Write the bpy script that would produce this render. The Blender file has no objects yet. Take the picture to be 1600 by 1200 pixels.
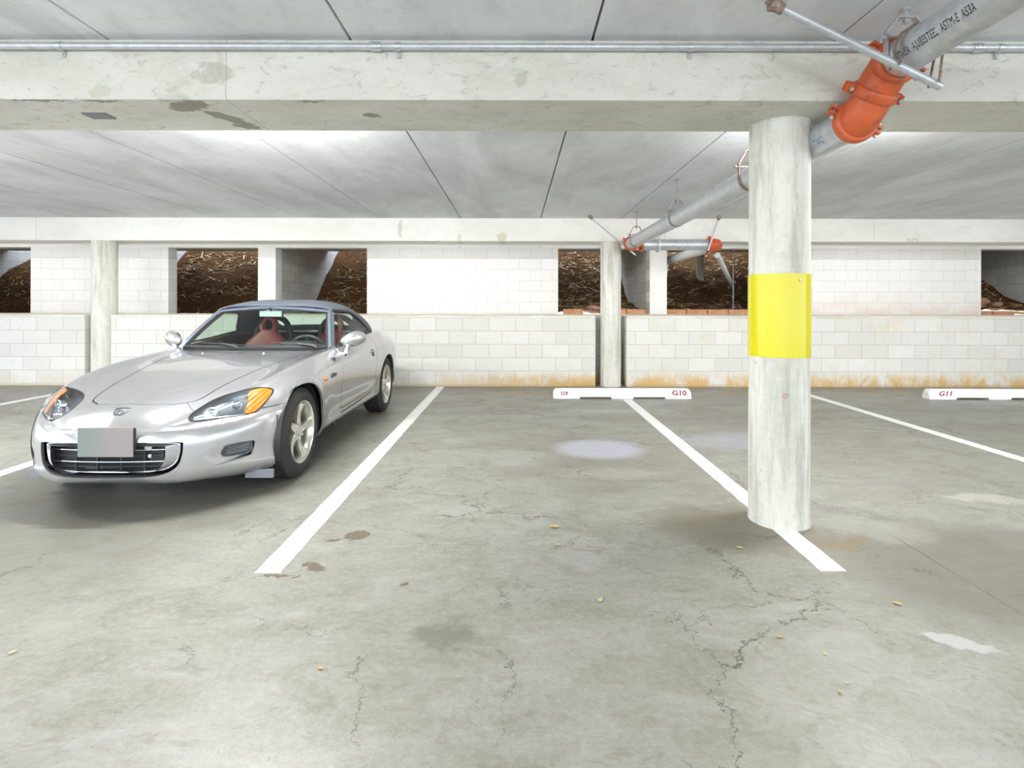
import bpy, bmesh, math, random
import numpy as np
from mathutils import Vector, Matrix, noise
from mathutils.bvhtree import BVHTree

R = math.radians
PI = math.pi
random.seed(7)
SC = bpy.context.scene
COL = SC.collection

# ------------------------------------------------------------------ camera
cam_data = bpy.data.cameras.new('camera')
cam = bpy.data.objects.new('camera', cam_data)
COL.objects.link(cam)
cam.location = (0, 0, 1.22)
cam.rotation_euler = (PI / 2, R(-0.12), 0)
cam_data.sensor_width = 36
cam_data.lens = 18.9
cam_data.shift_x = -5 / 1600
cam_data.shift_y = -121 / 1600
cam_data.clip_end = 200
SC.camera = cam

# ------------------------------------------------------------------ world, exposure
SC.view_settings.view_transform = 'Standard'
SC.view_settings.look = 'None'
SC.view_settings.gamma = 1
SC.view_settings.use_curve_mapping = False
SC.view_settings.exposure = 0.76
SC.cycles.max_bounces = 8
world = bpy.data.worlds.new('overcast_sky')
SC.world = world
world.use_nodes = True
wn = world.node_tree.nodes
wl = world.node_tree.links
bg = wn['Background']
bg.inputs['Strength'].default_value = 2.3
wt = wn.new('ShaderNodeTexCoord')
wsep = wn.new('ShaderNodeSeparateXYZ')
wramp = wn.new('ShaderNodeValToRGB')
wl.new(wt.outputs['Generated'], wsep.inputs[0])
wl.new(wsep.outputs['Z'], wramp.inputs['Fac'])
wramp.color_ramp.elements[0].position = 0.0
wramp.color_ramp.elements[0].color = (0.88, 0.94, 1.0, 1)
wramp.color_ramp.elements[1].position = 0.6
wramp.color_ramp.elements[1].color = (0.72, 0.84, 1.0, 1)
wl.new(wramp.outputs['Color'], bg.inputs['Color'])


# ------------------------------------------------------------------ materials
class NT:
    """small helper to write node graphs tersely"""
    def __init__(self, name):
        self.m = bpy.data.materials.new(name)
        self.m.use_nodes = True
        self.n = self.m.node_tree.nodes
        self.l = self.m.node_tree.links
        self.bsdf = self.n['Principled BSDF']
        self._pos = None

    def set(self, **kw):
        for k, v in kw.items():
            k = k.replace('_', ' ')
            inp = self.bsdf.inputs[k]
            if isinstance(v, bpy.types.NodeSocket):
                self.l.new(v, inp)
            else:
                inp.default_value = (*v, 1) if isinstance(v, tuple) and len(v) == 3 and inp.type == 'RGBA' else v
        return self

    def node(self, t, **kw):
        nd = self.n.new(t)
        for k, v in kw.items():
            setattr(nd, k, v)
        return nd

    def inp(self, sock, v):
        if isinstance(v, bpy.types.NodeSocket):
            self.l.new(v, sock)
        else:
            sock.default_value = v

    @property
    def pos(self):
        if self._pos is None:
            self._pos = self.node('ShaderNodeNewGeometry').outputs['Position']
        return self._pos

    @property
    def obj(self):
        return self.node('ShaderNodeTexCoord').outputs['Object']

    def math(self, op, a, b=0.0, clamp=False):
        nd = self.node('ShaderNodeMath', operation=op, use_clamp=clamp)
        self.inp(nd.inputs[0], a)
        self.inp(nd.inputs[1], b)
        return nd.outputs[0]

    def vmul(self, v, s):
        nd = self.node('ShaderNodeVectorMath', operation='MULTIPLY')
        self.inp(nd.inputs[0], v)
        nd.inputs[1].default_value = s
        return nd.outputs[0]

    def vadd(self, v, s):
        nd = self.node('ShaderNodeVectorMath', operation='ADD')
        self.inp(nd.inputs[0], v)
        self.inp(nd.inputs[1], s)
        return nd.outputs[0]

    def sep(self, v):
        nd = self.node('ShaderNodeSeparateXYZ')
        self.inp(nd.inputs[0], v)
        return nd.outputs

    def comb(self, x, y, z):
        nd = self.node('ShaderNodeCombineXYZ')
        self.inp(nd.inputs[0], x); self.inp(nd.inputs[1], y); self.inp(nd.inputs[2], z)
        return nd.outputs[0]

    def noise(self, v, scale, detail=4, rough=0.55, color=False, dist=0.0):
        nd = self.node('ShaderNodeTexNoise')
        self.inp(nd.inputs['Vector'], v)
        nd.inputs['Scale'].default_value = scale
        nd.inputs['Detail'].default_value = detail
        nd.inputs['Roughness'].default_value = rough
        nd.inputs['Distortion'].default_value = dist
        return nd.outputs['Color' if color else 'Fac']

    def ramp(self, f, stops, interp='LINEAR'):
        nd = self.node('ShaderNodeValToRGB')
        self.inp(nd.inputs['Fac'], f)
        cr = nd.color_ramp
        cr.interpolation = interp
        while len(cr.elements) < len(stops):
            cr.elements.new(0.5)
        for e, (p, c) in zip(cr.elements, stops):
            e.position = p
            if not isinstance(c, tuple):
                c = (c, c, c)
            e.color = (*c[:3], 1)
        return nd.outputs['Color']

    def mix(self, f, a, b, blend='MIX'):
        nd = self.node('ShaderNodeMix', data_type='RGBA', blend_type=blend)
        self.inp(nd.inputs[0], f)
        for s, v in ((nd.inputs[6], a), (nd.inputs[7], b)):
            if isinstance(v, tuple):
                v = (*v[:3], 1)
            self.inp(s, v)
        return nd.outputs[2]

    def smooth(self, v, lo, hi):
        nd = self.node('ShaderNodeMapRange', interpolation_type='SMOOTHSTEP')
        self.inp(nd.inputs[0], v)
        nd.inputs[1].default_value = lo
        nd.inputs[2].default_value = hi
        return nd.outputs[0]

    def bump(self, h, strength=0.3, dist=0.01):
        nd = self.node('ShaderNodeBump')
        nd.inputs['Strength'].default_value = strength
        nd.inputs['Distance'].default_value = dist
        self.inp(nd.inputs['Height'], h)
        self.l.new(nd.outputs[0], self.bsdf.inputs['Normal'])
        return self

    def spot(self, cx, cy, rx, ry, warp=None, rot=0.0, soft=0.5):
        """soft ellipse mask on the floor plane, centre in metres; 1 inside"""
        s = self._warped if warp is None else warp
        x = self.math('SUBTRACT', s[0], cx)
        y = self.math('SUBTRACT', s[1], cy)
        c, sn = math.cos(rot), math.sin(rot)
        u = self.math('ADD', self.math('MULTIPLY', x, c / rx), self.math('MULTIPLY', y, sn / rx))
        v = self.math('ADD', self.math('MULTIPLY', x, -sn / ry), self.math('MULTIPLY', y, c / ry))
        d = self.math('ADD', self.math('MULTIPLY', u, u), self.math('MULTIPLY', v, v))
        return self.smooth(d, 1.0 + soft, 1.0 - soft)


def simple(name, col, rough=0.5, metal=0.0, **kw):
    t = NT(name).set(Base_Color=col, Roughness=rough, Metallic=metal)
    t.set(**kw)
    return t.m


def mk_floor():
    t = NT('floor_concrete')
    p = t.pos
    big = t.noise(p, 0.55, 5, 0.6)
    mid = t.noise(t.vmul(p, (1, 1.6, 1)), 2.6, 7, 0.65, dist=0.8)
    fine = t.noise(p, 38, 5, 0.7)
    grit = t.noise(p, 160, 2, 0.6)
    base = t.ramp(mid, [(0.28, (0.32, 0.315, 0.27)), (0.45, (0.43, 0.43, 0.385)), (0.58, (0.50, 0.505, 0.465)), (0.75, (0.60, 0.605, 0.565))])
    s = t.sep(p)
    # browning towards the wall end of the stalls
    back = t.smooth(s[1], 2.6, 6.2)
    bm = t.math('MULTIPLY', back, t.smooth(t.noise(t.vmul(p, (0.7, 1.8, 1)), 1.1, 6, 0.62), 0.33, 0.66))
    base = t.mix(t.math('MULTIPLY', bm, 0.72), base, (0.25, 0.225, 0.185))
    deep = t.smooth(s[1], 6.2, 8.1)
    base = t.mix(t.math('MULTIPLY', deep, 0.30), base, (0.30, 0.24, 0.17))
    base = t.mix(t.math('MULTIPLY', t.smooth(big, 0.62, 0.42), 0.28), base, (0.35, 0.345, 0.27))
    # brushed swirl marks
    sw = t.noise(t.vmul(p, (2.2, 9, 1)), 1.8, 6, 0.7, dist=1.5)
    base = t.mix(t.math('MULTIPLY', t.smooth(sw, 0.50, 0.72), 0.35), base, (0.62, 0.62, 0.59))
    base = t.mix(t.math('MULTIPLY', t.smooth(sw, 0.42, 0.28), 0.5), base, (0.24, 0.235, 0.205))
    base = t.mix(t.math('MULTIPLY', t.smooth(fine, 0.42, 0.62), 0.26), base, (0.66, 0.66, 0.62))
    pit = t.noise(t.vadd(p, (3, 7, 0)), 75, 6, 0.75)
    base = t.mix(t.math('MULTIPLY', t.smooth(pit, 0.56, 0.66), 0.45), base, (0.22, 0.21, 0.175))
    bl = t.noise(t.vmul(p, (1, 1.5, 1)), 6.5, 8, 0.72, dist=1.0)
    base = t.mix(t.math('MULTIPLY', t.smooth(bl, .53, .66), .60), base, (0.30, 0.29, 0.24))
    base = t.mix(t.math('MULTIPLY', t.smooth(bl, .45, .33), .35), base, (0.63, 0.635, 0.61))
    base = t.mix(t.math('MULTIPLY', t.smooth(grit, 0.62, 0.75), 0.25), base, (0.22, 0.21, 0.18))
    wc = t.noise(p, 5.0, 4, 0.6, color=True)
    wv = t.vadd(p, t.vmul(t.vadd(wc, (-0.5, -0.5, -0.5)), (0.34, 0.34, 0)))
    t._warped = t.sep(wv)
    wf = t.vadd(p, t.vmul(t.vadd(t.noise(p, 24, 4, 0.6, color=True), (-0.5, -0.5, -0.5)), (0.09, 0.09, 0)))
    fs = t.sep(wf)
    # shaped stains, a dark patch under the car, painted-in light reflections: (x, y, rx, ry, colour, strength, warp, softness, rot)
    for (cx, cy, rx, ry, c, st, w, so, ro) in [
        (-2.6, 4.3, 1.15, 2.2, (0.16, 0.15, 0.125), 0.62, None, 0.8, 0),  # soft dark ellipse on the floor under the car
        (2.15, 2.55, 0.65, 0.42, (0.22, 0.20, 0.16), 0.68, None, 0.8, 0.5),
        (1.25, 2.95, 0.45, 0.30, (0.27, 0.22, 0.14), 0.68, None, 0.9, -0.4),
        (0.6, 4.4, 0.8, 0.9, (0.31, 0.29, 0.235), 0.4, None, 0.9, 0.3),
        (2.8, 5.0, 0.9, 1.6, (0.29, 0.275, 0.24), 0.4, None, 0.9, 0),
        (5.0, 5.2, 1.0, 1.7, (0.30, 0.29, 0.25), 0.4, None, 0.9, 0),
        (-0.26, 1.98, 0.12, 0.08, (0.20, 0.20, 0.165), 0.6, None, 0.8, 0),
        (0.73, 4.62, 0.37, 0.30, (0.68, 0.70, 0.86), 0.8, fs, 0.55, 0),  # bluish-white light reflection painted into the floor colour
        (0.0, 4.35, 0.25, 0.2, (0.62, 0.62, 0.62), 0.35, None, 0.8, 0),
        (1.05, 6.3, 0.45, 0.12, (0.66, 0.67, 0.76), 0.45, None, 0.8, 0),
        (2.05, 4.9, 0.55, 0.30, (0.62, 0.63, 0.74), 0.55, None, 0.8, 0),  # second pale light reflection, also painted in
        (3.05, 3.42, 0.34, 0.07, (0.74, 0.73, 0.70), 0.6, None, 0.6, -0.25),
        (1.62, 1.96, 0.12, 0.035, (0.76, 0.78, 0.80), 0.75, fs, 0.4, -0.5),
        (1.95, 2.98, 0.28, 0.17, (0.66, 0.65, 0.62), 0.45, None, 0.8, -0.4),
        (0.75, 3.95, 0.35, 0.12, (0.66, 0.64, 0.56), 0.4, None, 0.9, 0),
        (1.70, 2.78, 0.14, 0.06, (0.35, 0.26, 0.13), 0.6, None, 0.8, 0.3),
    ]:
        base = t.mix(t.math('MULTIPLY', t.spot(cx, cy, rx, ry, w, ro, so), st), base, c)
    # spalled patches showing brown aggregate
    agg = t.ramp(t.noise(p, 140, 3, 0.7), [(0.35, (0.10, 0.08, 0.055)), (0.6, (0.33, 0.27, 0.19))])
    sp = None
    for (cx, cy, rx, ry, ro) in [(-0.84, 2.86, .065, .055, 0.3), (-0.945, 2.80, .05, .012, 0.3), (-0.965, 2.54, .045, .018, 0),
                                 (-0.925, 2.50, .04, .032, 0.2), (-1.07, 2.435, .075, .013, -0.1), (-0.485, 2.36, .017, .014, 0),
                                 (-1.17, 2.47, .012, .018, 0), (-0.98, 2.42, .03, .008, .8), (0.32 - .75, 7.0, .06, .05, 0)]:
        k = t.spot(cx, cy, rx, ry, fs, ro, 0.15)
        sp = k if sp is None else t.math('MAXIMUM', sp, k)
    base = t.mix(sp, base, agg)
    # cracks : distorted voronoi edges, broken up by a mask
    cw = t.vadd(p, t.vmul(t.vadd(t.noise(p, 3.2, 6, 0.7, color=True), (-0.5, -0.5, -0.5)), (0.55, 0.55, 0)))
    vo = t.node('ShaderNodeTexVoronoi', feature='DISTANCE_TO_EDGE')
    t.inp(vo.inputs['Vector'], t.vmul(cw, (1, 1, 0)))
    vo.inputs['Scale'].default_value = 1.25
    c1 = t.smooth(vo.outputs['Distance'], 0.0062, 0.0012)
    m1 = t.smooth(t.noise(p, 2.1, 3, 0.5), 0.42, 0.56)
    vo2 = t.node('ShaderNodeTexVoronoi', feature='DISTANCE_TO_EDGE')
    t.inp(vo2.inputs['Vector'], t.vmul(t.vadd(cw, (3.3, 1.7, 0)), (1, 1, 0)))
    vo2.inputs['Scale'].default_value = 3.4
    c2 = t.smooth(vo2.outputs['Distance'], 0.0075, 0.0015)
    m2 = t.smooth(t.noise(t.vadd(p, (9, 4, 0)), 1.7, 3, 0.5), 0.49, 0.62)
    cr = t.math('MAXIMUM', t.math('MULTIPLY', c1, m1), t.math('MULTIPLY', t.math('MULTIPLY', c2, m2), 0.6))
    # saw joint running towards the right of the camera
    jx = t.math('SUBTRACT', t.sep(t.vadd(p, t.vmul(t.vadd(t.noise(p, 9, 4, 0.6, color=True), (-0.5, -0.5, -0.5)), (0.03, 0.03, 0))))[0], 2.02)
    jt = t.math('ABSOLUTE', jx)
    jc = t.math('MULTIPLY', t.smooth(jt, 0.005, 0.0015), t.smooth(s[1], 2.95, 2.8))
    cr = t.math('MAXIMUM', cr, jc)
    base = t.mix(t.math('MULTIPLY', cr, 0.88), base, (0.13, 0.12, 0.10))
    base = t.mix(1.0, base, (0.615, 0.61, 0.595), 'MULTIPLY')
    rough = t.ramp(mid, [(0.3, 0.42), (0.7, 0.30)])
    rough = t.mix(t.math('MULTIPLY', fine, 0.5), rough, (0.6, 0.6, 0.6))
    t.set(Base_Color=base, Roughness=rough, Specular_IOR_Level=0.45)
    h = t.math('SUBTRACT', t.math('ADD', t.math('MULTIPLY', mid, 0.5), t.math('MULTIPLY', fine, 0.16)),
               t.math('ADD', t.math('MULTIPLY', cr, 0.4), t.math('MULTIPLY', sp, 0.3)))
    t.bump(h, 0.35, 0.012)
    return t.m


def mk_concrete(name, c_lo, c_mid, c_hi, stain=(0.45, 0.43, 0.36), amt=0.35, stretch=(1, 1, 1), holes=True, streak=None, grime=0.0, blotches=(), seam=None, under=(), rough_mottle=0.0):
    t = NT(name)
    p = t.pos
    pv = t.vmul(p, stretch)
    n1 = t.noise(pv, 1.3, 6, 0.62, dist=0.6)
    n2 = t.noise(pv, 7.0, 6, 0.68)
    n3 = t.noise(p, 60, 4, 0.7)
    base = t.ramp(n1, [(0.3, c_lo), (0.5, c_mid), (0.7, c_hi)])
    base = t.mix(t.math('MULTIPLY', t.smooth(n2, 0.52, 0.72), amt), base, stain)
    base = t.mix(t.math('MULTIPLY', t.smooth(n3, 0.55, 0.75), 0.18), base, tuple(x * 0.7 for x in c_lo))
    if streak:
        st = t.noise(t.vmul(p, streak), 1.0, 6, 0.65, dist=0.4)
        base = t.mix(t.math('MULTIPLY', t.smooth(st, 0.48, 0.66), 0.42), base, tuple(x * 0.66 for x in c_mid))
        base = t.mix(t.math('MULTIPLY', t.smooth(st, 0.44, 0.30), 0.35), base, c_hi)
    if holes:
        vo = t.node('ShaderNodeTexVoronoi')
        t.inp(vo.inputs['Vector'], p)
        vo.inputs['Scale'].default_value = 14
        base = t.mix(t.math('MULTIPLY', t.math('MULTIPLY', t.smooth(vo.outputs['Distance'], 0.13, 0.07), t.smooth(n2, 0.45, 0.6)), 0.5), base, (0.30, 0.28, 0.23))
    for (cx, cz, rx, rz, c, st) in blotches:
        w = t.vadd(p, t.vmul(t.vadd(t.noise(p, 9, 5, 0.65, color=True), (-0.5, -0.5, -0.5)), (0.16, 0, 0.12)))
        s = t.sep(w)
        x = t.math('MULTIPLY', t.math('SUBTRACT', s[0], cx), 1 / rx)
        z = t.math('MULTIPLY', t.math('SUBTRACT', s[2], cz), 1 / rz)
        d = t.math('ADD', t.math('MULTIPLY', x, x), t.math('MULTIPLY', z, z))
        base = t.mix(t.math('MULTIPLY', t.smooth(d, 1.25, 0.8), st), base, c)
    if rough_mottle:
        rm_ = t.noise(t.vmul(p, (.7, 1, 1.5)), 11, 9, 0.78, dist=1.2)
        base = t.mix(t.math('MULTIPLY', t.smooth(rm_, .53, .66), rough_mottle), base, tuple(x * .70 for x in c_lo))
        base = t.mix(t.math('MULTIPLY', t.smooth(rm_, .46, .36), rough_mottle), base, c_hi)
    if under:
        su = t.sep(t.vadd(p, t.vmul(t.vadd(t.noise(p, 14, 5, 0.65, color=True), (-0.5, -0.5, -0.5)), (0.12, 0.12, 0))))
        low = t.smooth(t.sep(p)[2], 2.2635, 2.2625)
        for (cx, cy, rx, ry, ro) in under:
            base = t.mix(t.math('MULTIPLY', t.math('MULTIPLY', t.spot(cx, cy, rx, ry, su, ro, .25), low), .8), base, (0.24, 0.23, 0.17))
    if seam is not None:
        s = t.sep(t.vadd(p, t.vmul(t.vadd(t.noise(p, 12, 3, 0.6, color=True), (-0.5, -0.5, -0.5)), (0.02, 0, 0))))
        for sx in seam:
            base = t.mix(t.math('MULTIPLY', t.smooth(t.math('ABSOLUTE', t.math('SUBTRACT', s[0], sx)), 0.004, 0.001), 0.6), base, (0.3, 0.29, 0.25))
    if grime:
        s = t.sep(p)
        g = t.math('MULTIPLY', t.smooth(t.noise(t.vmul(p, (14, 14, 1.2)), 1.0, 6, 0.7), 0.45, 0.68), grime)
        base = t.mix(g, base, (0.33, 0.33, 0.26))
    t.set(Base_Color=base, Roughness=0.82, Specular_IOR_Level=0.25)
    t.bump(t.math('ADD', t.math('MULTIPLY', n2, 0.5), t.math('MULTIPLY', n3, 0.3)), 0.35, 0.01)
    return t.m


def mk_block(name, axis, off, row0, col_a, col_b, mortar, jit=0.0, rust=False, top=None, rust_up=False, msize=0.004):
    """painted concrete block: courses 0.203 high, blocks 0.406 long"""
    t = NT(name)
    p = t.pos
    s = t.sep(p)
    u = t.math('ADD', s[0 if axis == 'x' else 1], -off)
    v = t.math('ADD', s[2], -row0)
    bk = t.node('ShaderNodeTexBrick')
    t.inp(bk.inputs['Vector'], t.comb(u, v, 0.0))
    bk.offset = 0.5
    bk.inputs['Scale'].default_value = 1.0
    bk.inputs['Brick Width'].default_value = 0.406
    bk.inputs['Row Height'].default_value = 0.203
    bk.inputs['Mortar Size'].default_value = msize
    bk.inputs['Mortar Smooth'].default_value = 0.3
    bk.inputs['Bias'].default_value = -0.1
    bk.inputs['Color1'].default_value = (*col_a, 1)
    bk.inputs['Color2'].default_value = (*col_b, 1)
    bk.inputs['Mortar'].default_value = (*mortar, 1)
    n1 = t.noise(p, 1.6, 6, 0.65)
    n2 = t.noise(p, 13, 6, 0.7)
    n3 = t.noise(p, 90, 3, 0.7)
    base = bk.outputs['Color']
    base = t.mix(t.math('MULTIPLY', t.smooth(n2, 0.5, 0.75), 0.28), base, tuple(x * 0.80 for x in col_b))
    base = t.mix(t.math('MULTIPLY', t.smooth(n1, 0.55, 0.75), jit), base, (0.62, 0.60, 0.52))
    if rust:
        nb = t.noise(t.vmul(p, (1, 1, 0.6)), 3.2, 6, 0.7)
        low = t.smooth(s[2], 0.27, 0.06)
        k = t.math('MULTIPLY', low, t.smooth(nb, 0.35, 0.56))
        k = t.math('MULTIPLY', k, t.math('ADD', t.math('MULTIPLY', t.smooth(s[0], -2.5, 1.2), 0.72), 0.25))
        base = t.mix(k, base, (0.62, 0.42, 0.17))
        hi = t.math('MULTIPLY', t.smooth(t.noise(t.vadd(p, (5, 0, 2)), 2.0, 6, 0.7), 0.54, 0.68), t.smooth(s[0], 0.5, 3.5))
        base = t.mix(t.math('MULTIPLY', hi, 0.42), base, (0.72, 0.60, 0.38))
        edge = t.smooth(s[2], 0.035, 0.005)
        base = t.mix(t.math('MULTIPLY', edge, 0.55), base, (0.40, 0.28, 0.14))
    if rust_up:
        k = t.math('MULTIPLY', t.smooth(s[2], 1.5, 1.08), t.smooth(s[0], 3.0, 6.0))
        k = t.math('MULTIPLY', k, t.smooth(t.noise(t.vmul(p, (1, 1, 2)), 2.5, 5, 0.6), 0.3, 0.6))
        base = t.mix(t.math('MULTIPLY', k, 0.45), base, (0.66, 0.50, 0.38))
        k2 = t.math('MULTIPLY', t.smooth(s[2], 2.05, 2.4), t.smooth(s[0], 2.0, 5.0))
        base = t.mix(t.math('MULTIPLY', k2, 0.4), base, (0.64, 0.58, 0.48))
    h = t.math('SUBTRACT', t.math('MULTIPLY', n3, 0.12), bk.outputs['Fac'])
    if top is not None:
        k = t.smooth(s[2], top, top + 0.004)
        base = t.mix(k, base, tuple(x * 0.96 for x in col_a))
        h = t.math('MULTIPLY', h, t.math('SUBTRACT', 1.0, k))
    t.set(Base_Color=base, Roughness=0.75, Specular_IOR_Level=0.3)
    t.bump(h, 0.5, 0.004)
    return t.m


# ------------------------------------------------------------------ mesh helpers
class MB:
    """collects shapes in one bmesh, then links them as ONE object"""
    def __init__(self):
        self.b = bmesh.new()

    def box(self, x0, x1, y0, y1, z0, z1, bevel=0.0, mat=None):
        m = Matrix.Translation(((x0 + x1) / 2, (y0 + y1) / 2, (z0 + z1) / 2)) @ Matrix.Diagonal((x1 - x0, y1 - y0, z1 - z0, 1))
        if mat is not None:
            m = mat @ m
        r = bmesh.ops.create_cube(self.b, size=1, matrix=m)
        if bevel:
            es = list({e for v in r['verts'] for e in v.link_edges})
            bmesh.ops.bevel(self.b, geom=es, offset=bevel, segments=2, affect='EDGES', profile=0.6)
        return self

    def tube(self, pts, r, seg=16, cap=True, closed=False):
        """swept circle; r may be a list"""
        pts = [Vector(p) for p in pts]
        n = len(pts)
        rs = r if isinstance(r, (list, tuple)) else [r] * n
        rings = []
        up = None
        for i, p in enumerate(pts):
            if closed:
                d = (pts[(i + 1) % n] - pts[i - 1]).normalized()
            else:
                d = (pts[min(i + 1, n - 1)] - pts[max(i - 1, 0)]).normalized()
            if up is None:
                up = Vector((0, 0, 1)) if abs(d.z) < 0.9 else Vector((1, 0, 0))
            a = (up - d * up.dot(d)).normalized()
            up = a
            b_ = d.cross(a)
            rings.append([self.b.verts.new(p + (a * math.cos(2 * PI * k / seg) + b_ * math.sin(2 * PI * k / seg)) * rs[i]) for k in range(seg)])
        cnt = n if closed else n - 1
        for i in range(cnt):
            A, B = rings[i], rings[(i + 1) % n]
            for k in range(seg):
                self.b.faces.new((A[k], A[(k + 1) % seg], B[(k + 1) % seg], B[k]))
        if cap and not closed:
            self.b.faces.new(list(reversed(rings[0])))
            self.b.faces.new(rings[-1])
        return self

    def lathe(self, prof, seg=32, mat=None, cap=True):
        """prof: list of (r, z) about z axis"""
        m = mat or Matrix.Identity(4)
        rings = []
        for (r, z) in prof:
            rings.append([self.b.verts.new(m @ Vector((r * math.cos(2 * PI * k / seg), r * math.sin(2 * PI * k / seg), z))) for k in range(seg)])
        for A, B in zip(rings, rings[1:]):
            for k in range(seg):
                self.b.faces.new((A[k], A[(k + 1) % seg], B[(k + 1) % seg], B[k]))
        if cap:
            self.b.faces.new(list(reversed(rings[0])))
            self.b.faces.new(rings[-1])
        return self

    def prism(self, outline, depth_vec, mat=None):
        """outline: list of 3-D points, extruded along depth_vec"""
        m = mat or Matrix.Identity(4)
        d = Vector(depth_vec)
        A = [self.b.verts.new(m @ Vector(p)) for p in outline]
        B = [self.b.verts.new(m @ (Vector(p) + d)) for p in outline]
        n = len(A)
        self.b.faces.new(A)
        self.b.faces.new(list(reversed(B)))
        for k in range(n):
            self.b.faces.new((A[k], B[k], B[(k + 1) % n], A[(k + 1) % n]))
        return self

    def grid(self, rows, closed_u=False):
        vs = [[self.b.verts.new(p) for p in row] for row in rows]
        for i in range(len(vs) - 1):
            w = len(vs[i])
            for k in range(w if closed_u else w - 1):
                self.b.faces.new((vs[i][k], vs[i][(k + 1) % w], vs[i + 1][(k + 1) % w], vs[i + 1][k]))
        return self

    def build(self, name, mat=None, parent=None, smooth=None, loc=None):
        bmesh.ops.recalc_face_normals(self.b, faces=self.b.faces)
        me = bpy.data.meshes.new(name)
        self.b.to_mesh(me)
        self.b.free()
        return link(name, me, mat, parent, smooth, loc)


def link(name, me, mat=None, parent=None, smooth=None, loc=None):
    o = bpy.data.objects.new(name, me)
    COL.objects.link(o)
    if mat is not None:
        for m in (mat if isinstance(mat, (list, tuple)) else [mat]):
            me.materials.append(m)
    if parent is not None:
        o.parent = parent
    if loc is not None:
        o.location = loc
    if smooth:
        for p in me.polygons:
            p.use_smooth = True
        me.set_sharp_from_angle(angle=R(smooth))
    return o


def empty(name, loc=(0, 0, 0), rz=0):
    o = bpy.data.objects.new(name, None)
    o.empty_display_size = 0.1
    COL.objects.link(o)
    o.location = loc
    o.rotation_euler = (0, 0, rz)
    return o


def tag(o, label=None, cat=None, group=None, kind=None):
    if label: o['label'] = label
    if cat: o['category'] = cat
    if group: o['group'] = group
    if kind: o['kind'] = kind
    return o


def text_mesh(body, size, depth=0.0, align='CENTER', res=3, bold=0.0):
    cu = bpy.data.curves.new('txt', 'FONT')
    cu.body = body
    cu.size = size
    cu.align_x = align
    cu.extrude = depth
    cu.offset = bold
    cu.resolution_u = res
    o = bpy.data.objects.new('txt', cu)
    COL.objects.link(o)
    dg = bpy.context.evaluated_depsgraph_get()
    dg.update()
    me = bpy.data.meshes.new_from_object(o.evaluated_get(dg))
    bpy.data.objects.remove(o)
    bpy.data.curves.remove(cu)
    me.materials.clear()
    return me


M = {}
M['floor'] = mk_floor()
M['ceiling'] = mk_concrete('ceiling_concrete', (0.63, 0.645, 0.665), (0.78, 0.80, 0.825), (0.875, 0.895, 0.925), stain=(0.62, 0.62, 0.60), amt=0.30, stretch=(1.0, 0.5, 1), streak=(1.5, 0.42, 1), holes=False, rough_mottle=.16)
M['beam'] = mk_concrete('beam_concrete', (0.58, 0.57, 0.51), (0.68, 0.67, 0.61), (0.76, 0.755, 0.70), stain=(0.60, 0.57, 0.47), amt=0.5, stretch=(0.8, 1, 1.6),
    blotches=[(-1.53, 2.395, 0.10, 0.05, (0.50, 0.48, 0.41), 0.75), (0.035, 2.37, 0.045, 0.04, (0.50, 0.47, 0.38), 0.7), (-2.1, 2.30, 0.05, 0.03, (0.55, 0.53, 0.42), 0.6),
              (-1.95, 2.50, 0.10, 0.03, (0.60, 0.56, 0.46), 0.4), (-1.5, 2.44, 0.02, 0.11, (0.55, 0.53, 0.46), 0.55)], seam=[-1.462], under=[(-1.70, 2.80, .13, .06, -.5), (-1.60, 2.98, .13, .05, .9), (-1.56, 3.12, .06, .05, .3), (-.777, 2.94, .045, .03, 0), (-1.04, 2.735, .07, .012, 0), (-2.42, 2.73, .16, .012, 0), (-2.1, 2.735, .10, .014, 0)], rough_mottle=.65)
M['beam_back'] = mk_concrete('back_beam_concrete', (0.74, 0.735, 0.69), (0.82, 0.815, 0.78), (0.88, 0.875, 0.84), stain=(0.66, 0.64, 0.56), amt=0.3, stretch=(0.6, 1, 1.2),
    blotches=[(-1.75, 2.40, 0.035, 0.14, (0.60, 0.59, 0.53), 0.8), (-0.20, 2.28, 0.07, 0.07, (0.60, 0.57, 0.47), 0.8), (-0.85, 2.26, 0.04, 0.05, (0.6, 0.57, 0.47), 0.6), (6.05, 2.25, 0.10, 0.03, (0.55, 0.53, 0.45), 0.6)],
    seam=[-7.3, 5.46, 2.28])
M['column'] = mk_concrete('column_concrete', (0.62, 0.61, 0.54), (0.76, 0.75, 0.69), (0.84, 0.83, 0.78), stain=(0.50, 0.49, 0.40), amt=0.45, stretch=(2.5, 2.5, 0.7), grime=0.6, rough_mottle=.3)
M['block_low'] = mk_block('lower_block', 'x', -1.82, 0.035, (0.76, 0.755, 0.72), (0.67, 0.665, 0.625), (0.47, 0.45, 0.38), jit=0.45, rust=True, top=1.041)
M['block_up'] = mk_block('upper_block', 'x', -2.36, 0.085, (0.78, 0.77, 0.765), (0.75, 0.74, 0.735), (0.55, 0.53, 0.51), jit=0.08, top=2.315, rust_up=True, msize=0.0035)
M['block_side'] = mk_block('side_block', 'y', 10.2, 0.085, (0.66, 0.65, 0.62), (0.56, 0.55, 0.52), (0.36, 0.34, 0.30), jit=0.4)
M['conc_plain'] = mk_concrete('plain_concrete', (0.60, 0.58, 0.52), (0.68, 0.66, 0.60), (0.74, 0.73, 0.68), amt=0.3)
M['white_paint'] = None


# ------------------------------------------------------------------ the setting
def struct(o):
    o['kind'] = 'structure'
    return o


X0, X1 = -15.0, 13.0
YB = -4.2           # the deck continues behind the camera to here
CEIL = 2.565
ce = CEIL

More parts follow.
